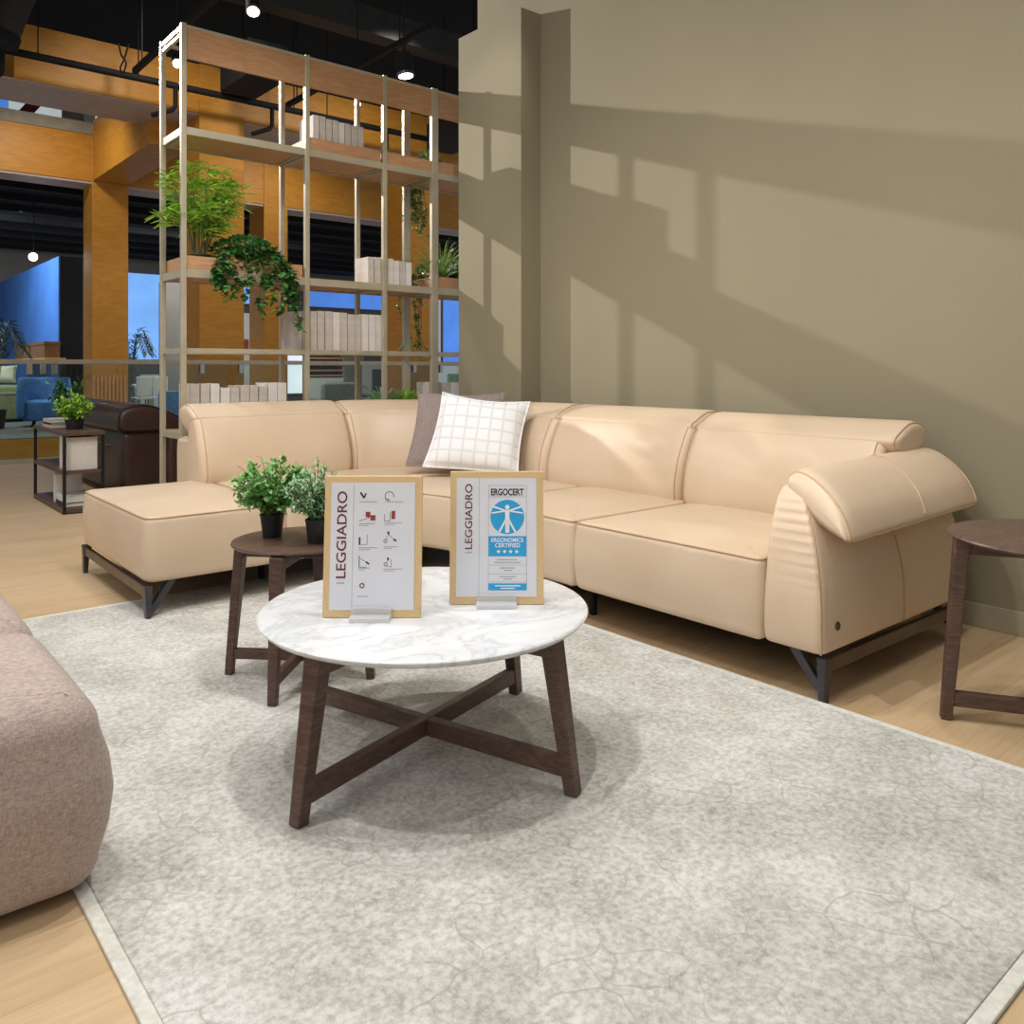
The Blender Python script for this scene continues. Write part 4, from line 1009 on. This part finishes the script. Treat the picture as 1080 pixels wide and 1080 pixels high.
# slatted planter
q0, q1 = onY(97, 400, 11.1), onY(134, 400, 11.1)
pl = thing('slatted_planter', ((q0.x + q1.x) / 2, 11.1, 0), 'pale slatted wooden planter in front of the left column', 'planter')
MB().box((q0.x, 11.1, 0), (q1.x, 11.4, 1.0)).build('box', 'fence', pl)
for k in range(9):
    x = q0.x + (q1.x - q0.x) * k / 9
    MB().box((x + .004, 11.08, 0.02), (x + (q1.x - q0.x) / 9 - .012, 11.1, 1.06)).build('slat', 'fence', pl)
# green sofa
gx = onY(28, 400, 20.3).x
gs = thing('green_sofa', (gx - .9, 20.8, 0), 'sage green sofa across the void at the left edge', 'sofa')
b = MB(); soft_block(b, round_poly([(gx - 2, 20.3), (gx, 20.3), (gx, 21.3), (gx - 2, 21.3)], .08), .06, .78, .08, .04); b.build('body', 'green_fabric', gs, smooth='all')
MB().box((gx - 1.9, 20.28, .60), (gx - .1, 20.305, .63)).build('seam', 'cream_fabric', gs)
for x in (gx - 1.9, gx - .1): MB().bar((x, 20.4, 0), (x, 20.4, .08), .06, .06).build('leg', 'black', gs)
a = onY(6, 398, 20.6)
pillow('throw_pillow', [Vector((gx - .75, 20.55, .84)), Vector((gx - .17, 20.5, .84)), Vector((gx - .10, 20.75, 1.2)), Vector((gx - .68, 20.8, 1.2))], 'cream_fabric', 'cream_fabric', 'cream cushion on the green sofa across the void', .1)
# tub chair, blue light put into its colour
c = far(47, 18.6)
bc = thing('tub_chair', c, 'tub chair in blue light across the void in front of the blue-lit wall', 'chair')
b = MB(); soft_block(b, [(c.x + .38 * math.cos(t), c.y + .38 * math.sin(t)) for t in (2 * PI * k / 20 for k in range(20))], .12, .5, .06, .04); b.build('seat', 'blue_and_lit', bc, smooth='all')
bp = [(.40 * math.cos(t), .40 * math.sin(t)) for t in (PI * (-.15 + 1.3 * k / 20) for k in range(21))]
b = MB(); sweep(b, [(c.x + x, c.y + y, x / .4, y / .4) for x, y in bp], catmull([(0, .2), (.08, .2), (.09, .6), (.05, .92), (0, .92), (-.03, .6)], 4), .05); b.build('backrest', 'blue_and_lit', bc, smooth='all')
for t in (.6, 2.2, 3.8, 5.4): MB().bar((c.x + .28 * math.cos(t), c.y + .28 * math.sin(t), 0), (c.x + .25 * math.cos(t), c.y + .25 * math.sin(t), .14), .04, .04).build('leg', 'black', bc)
# ledge with boxes on the blue-lit wall
lx = bw.x
a0 = onX(20, 379, lx - .2); a1 = onX(57, 379, lx - .2)
tag(MB().box((lx - .35, a1.y, a0.z - .06), (lx + .02, a0.y, a0.z)).build('wall_ledge', 'fence', bevel=.01), 'narrow ledge on the blue-lit wall across the void', 'shelf')
for i, (p0, p1, lab) in enumerate(((22, 37, 'brown storage box on the ledge, the one nearer the palm'), (39, 54, 'brown storage box on the ledge, the one nearer the black wall end'))):
    ya, yb = onX(p0, 370, lx - .2).y, onX(p1, 370, lx - .2).y
    o = thing('storage_box', (lx - .18, (ya + yb) / 2, a0.z), lab, 'box', 'boxes on the blue wall ledge')
    MB().box((lx - .32, yb, a0.z + .0005), (lx - .04, ya, a0.z + .27)).build('box', 'box_brown', o); MB().box((lx - .33, yb - .01, a0.z + .27), (lx - .03, ya + .01, a0.z + .33)).build('lid', 'box_brown', o)
def palm(base, lab, n, L, seed, h=1.0):
    r = random.Random(seed); o = thing('palm_plant', base, lab, 'plant'); pot(o, base, .16, .2, .36); c = Vector(base) + Vector((0, 0, .32)); st = MB(); lf = MB()
    for k in range(n):
        t = 2 * PI * k / n + r.uniform(-.3, .3); hh = h * r.uniform(.6, 1); tip = c + Vector((math.cos(t) * L, math.sin(t) * L, hh * .8)); m_ = c + Vector((math.cos(t) * L * .4, math.sin(t) * L * .4, hh))
        pts = catmull([c, m_, tip], 8, False); st.tube(pts, .01, 4, r1=.004)
        for j in range(5, len(pts)):
            d = (pts[j] - pts[j - 1]).normalized(); s = d.cross(Vector((0, 0, 1))).normalized()
            for sg in (1, -1): lf.leaf(pts[j], d * .7 + s * sg * .8 - Vector((0, 0, .1)), L * .42, .03, .1, .15)
    st.build('stem', 'stem', o); lf.build('foliage', 'leaf_palm', o)
palm(far(-6, 18.3), 'dark palm across the void at the left edge', 12, .55, 51, 1.75)
palm(far(136, 19.5), 'dark palm across the void beside the bright blue window', 12, .5, 53, 1.7)
c = far(74, 17.4); bush('potted_plant', (c.x, c.y, .0005), 'leafy plant across the void below the black wall end', .42, .55, 60, 12, .12, .06, 'leaf_dark', 55, .16, .2, .42)
# display furniture across the void, behind the shelving
def boxy(name, px0, px1, Y, d, z0, z1, mat, lab, cat):
    a_, b_ = onY(px0, 380, Y), onY(px1, 380, Y)
    return tag(MB().box((a_.x, Y, z0), (b_.x, Y + d, z1)).build(name, mat, bevel=.02), lab, cat)
wl = thing('display_desk', far(157, 20.5), 'white display desk across the void under the blue window', 'desk')
a_, b_ = onY(142, 380, 20.5), onY(170, 380, 20.5)
MB().box((a_.x, 20.5, .70), (b_.x, 21.2, .76)).build('desktop', 'whitewall', wl)
for x in (a_.x, b_.x - .05):
    for y in (20.5, 21.12): MB().box((x, y, 0), (x + .05, y + .05, .70)).build('leg', 'grey', wl)
for i, px in enumerate((149, 166)):
    c = far(px, 20.2); o = thing('white_chair', c, 'white chair at the display desk, the one %s the column' % ('beside' if i == 0 else 'farther from'), 'chair')
    MB().box((c.x - .17, c.y - .2, .42), (c.x + .17, c.y + .2, .47)).build('seat', 'whitewall', o, bevel=.01); MB().box((c.x - .17, c.y - .22, .5), (c.x + .17, c.y - .19, .95)).build('backrest', 'whitewall', o, bevel=.01)
    for dx in (-.15, .15):
        for dy in (-.18, .18): MB().bar((c.x + dx, c.y + dy, 0), (c.x + dx, c.y + dy, .42), .03, .03).build('leg', 'grey', o)
boxy('display_wall', 148, 192, 24.0, .2, 0, 2.0 if False else onY(160, 395, 24).z + .0, 'whitewall', 'low white display wall below the blue window across the void', 'partition')
c = far(181, 17.2); o = thing('blue_stool', c, 'round blue upholstered stool across the void between the left posts', 'stool')
MB().lathe([(.22, .1), (.24, .14), (.25, .62), (.23, .68), (.01, .69)], c, 24).build('seat', 'blue_and_lit', o, smooth=True); MB().lathe([(.2, 0), (.2, .1)], c, 24).build('base', 'black', o)
boxy('grey_partition', 170, 200, 21.5, .2, 0, 3.3, 'greywall', 'grey partition across the void between the left posts', 'partition')
# bookcase, light panel, bench, office chair
bcx0, bcx1 = onY(326, 380, 22).x, onY(362, 380, 22).x
bkc = thing('open_bookcase', ((bcx0 + bcx1) / 2, 22, 0), 'wooden bookcase across the void seen below the tallest books', 'bookcase')
for z in (.9, 1.05, 1.22, 1.4): MB().box((bcx0, 22, z), (bcx1, 22.35, z + .05)).build('shelf', 'ply', bkc)
for x in (bcx0 - .04, bcx1): MB().box((x, 22, 0), (x + .04, 22.35, 1.45)).build('side_panel', 'ply', bkc)
MB().box((bcx0, 22.35, 0), (bcx1, 22.38, 1.45)).build('back_panel', 'ink', bkc)
MB().box((bcx0, 21.98, 0), (bcx1, 22.0, .86)).build('cupboard_door', 'whitewall', bkc)
boxy('grey_partition', 362, 384, 24, .2, 0, 1.9, 'grey', 'grey partition across the void beside the wooden bookcase', 'partition')
fsx0, fsx1 = onY(340, 380, 18.5).x, onY(380, 380, 18.5).x
fsf = thing('grey_sofa', ((fsx0 + fsx1) / 2, 18.9, 0), 'grey sofa across the void in front of the wooden bookcase', 'sofa')
b = MB(); soft_block(b, round_poly([(fsx0, 18.5), (fsx1, 18.5), (fsx1, 19.4), (fsx0, 19.4)], .08), .06, .42, .06, .04); b.build('seat', 'grey_fabric', fsf, smooth='all')
b = MB(); soft_block(b, round_poly([(fsx0, 18.42), (fsx1, 18.42), (fsx1, 18.62), (fsx0, 18.62)], .08), .06, .78, .06, .04); b.build('backrest', 'grey_fabric', fsf, smooth='all')
for x in (fsx0 + .1, fsx1 - .1): MB().bar((x, 18.6, 0), (x, 18.6, .08), .05, .05).build('leg', 'black', fsf)
c = far(396, 17.2); oc = thing('office_chair', c, 'black office chair across the void beside the orange column', 'chair')
MB().box((c.x - .25, c.y - .25, .45), (c.x + .25, c.y + .25, .53)).build('seat', 'ink', oc, bevel=.03); MB().box((c.x - .24, c.y - .28, .58), (c.x + .24, c.y - .22, 1.12)).build('backrest', 'ink', oc, bevel=.03)
MB().tube([(c.x, c.y, .08), (c.x, c.y, .45)], .03).build('column', 'chrome', oc)
for t in range(5): MB().bar((c.x, c.y, .08), (c.x + .3 * math.cos(t * 1.257), c.y + .3 * math.sin(t * 1.257), .04), .04, .04).build('leg', 'chrome', oc)
for sg in (-1, 1): MB().tube([(c.x + sg * .27, c.y - .1, .5), (c.x + sg * .3, c.y - .1, .7), (c.x + sg * .3, c.y + .15, .72)], .018).build('armrest', 'chrome', oc)
boxy('display_board', 383, 404, 23.5, .1, 0, 1.36, 'whitewall', 'white panel across the void behind the black office chair', 'partition')
boxy('display_board', 256, 266, 24, .1, 0, onY(260, 330, 24).z, 'whitewall', 'white panel across the void between two orange columns', 'partition')
a_, b_ = onY(257, 374, 24), onY(262, 358, 24)
tag(MB().box((a_.x, 23.98, a_.z), (b_.x, 24.0, b_.z)).build('red_poster', 'red'), 'small red poster on the white panel between two columns', 'poster')
c = far(475, 17.5); o = thing('green_armchair', c, 'pale green chair across the void beside the khaki panel', 'chair')
MB().box((c.x - .3, c.y - .3, .38), (c.x + .3, c.y + .3, .48)).build('seat', 'leaf_sage', o, bevel=.03); MB().box((c.x - .3, c.y - .32, .5), (c.x + .3, c.y - .25, 1.0)).build('backrest', 'leaf_sage', o, bevel=.03)
for dx in (-.26, .26):
    for dy in (-.26, .26): MB().bar((c.x + dx, c.y + dy, 0), (c.x + dx * .9, c.y + dy * .9, .4), .03, .03).build('leg', 'grey', o)

# ================================================================== LIGHT
def spot(loc, tgt, w, ang=110, blend=.9, rad=.05, col=(1, .975, .94)):
    l = bpy.data.lights.new('ceiling_spot', 'SPOT'); l.energy = w; l.spot_size = math.radians(ang); l.spot_blend = blend; l.shadow_soft_size = rad; l.color = col
    o = bpy.data.objects.new('ceiling_spot', l); COL.objects.link(o); o.location = loc
    o.rotation_euler = (Vector(tgt) - Vector(loc)).to_track_quat('-Z', 'Y').to_euler(); return o
def area(loc, tgt, w, sx, sy, col=(1, 1, 1)):
    l = bpy.data.lights.new('soft_area', 'AREA'); l.shape = 'RECTANGLE'; l.size = sx; l.size_y = sy; l.energy = w; l.color = col
    o = bpy.data.objects.new('soft_area', l); COL.objects.link(o); o.location = loc
    o.rotation_euler = (Vector(tgt) - Vector(loc)).to_track_quat('-Z', 'Y').to_euler(); return o
# track spots over the showroom
spot((1.6, 1.9, 4.2), (1.6, 1.9, 0), 165, 150, 1, .03)
spot((.2, 2.2, 4.2), (.2, 2.2, 0), 165, 150, 1, .03)
spot((1.2, 3.4, 4.2), (1.4, 3.8, 0), 110, 140, 1)
spot((1.8, 3.0, 4.2), (2.4, 3.3, 0), 100, 140, 1)
spot((2.0, .8, 4.2), (2.3, 1.0, 0), 60, 140, 1)
spot((2.95, .9, 4.2), (2.8, .9, 0), 80, 80, 1)
spot((-.3, 4.5, 4.2), (0, 4.7, 0), 185, 140, 1, .05, (.97, .98, 1))
spot((.6, 7.0, 4.2), (1, 7.3, 0), 230, 140, 1, .05, (.97, .98, 1))
spot((.6, .3, 4.2), (.6, .6, 0), 22, 150, 1)
spot((1.6, 3.4, 4.2), (2.5, 5.6, 1.9), 80, 50, .8)  # added to brighten the plants on the shelving
spot((onY(428, 80, 7.0).x, 6.9, 4.0), (4.15, 5.75, 1.6), 150, 70, .8)
spot((2.9, 3.6, 4.3), (4.1, 5.7, 2.0), 60, 36, .8)
# spot beyond the shelving that throws its grid on the khaki wall
spot((.25, 10.3, 4.82), (3.9, 3.0, 3.0), 1550, 38, .35, .035, (1, .96, .9))
# added unseen fill, standing in for soft ambient of the hall
area((-3.5, 1.5, 4.6), (2, 3, .8), 130, 4, 4, (1, .97, .93))
# timber portal and the far store
spot((3.2, 9.6, 5.6), (4.2, 13, 1.6), 150, 120, .8, .2, (1, .93, .82))
spot((6.2, 9.4, 5.6), (6.4, 13, 1.6), 140, 120, .8, .2, (1, .93, .82))
spot((2.4, 13.6, 5.5), (3.4, 15.8, 1.8), 150, 130, .8, .2, (1, .93, .82))
spot((6.8, 13.6, 5.5), (7.2, 15.8, 1.8), 150, 130, .8, .2, (1, .93, .82))
area((2.4, 20, 4.3), (3.4, 21.5, 0), 260, 2, 4, (.8, .9, 1))
area((7.5, 19.5, 4.3), (7.5, 20.5, 0), 260, 5, 2.5, (1, 1, 1))
w = bpy.data.worlds.new('hall'); sc.world = w; w.use_nodes = True
w.node_tree.nodes['Background'].inputs['Color'].default_value = (.9, .93, 1, 1); w.node_tree.nodes['Background'].inputs['Strength'].default_value = .35

# ================================================================== CAMERA
cam = bpy.data.cameras.new('camera'); cam.sensor_width = 36; cam.sensor_fit = 'HORIZONTAL'; cam.lens = F / 1080 * 36
cam.shift_y = -(540 - HY) / 1080; cam.clip_start = .05; cam.clip_end = 200
co = bpy.data.objects.new('camera', cam); COL.objects.link(co); co.location = (0, 0, H); co.rotation_euler = (PI / 2, 0, -A); sc.camera = co
sc.view_settings.view_transform = 'Standard'; sc.view_settings.look = 'None'; sc.view_settings.gamma = 1; sc.view_settings.use_curve_mapping = False
sc.view_settings.exposure = 0.0
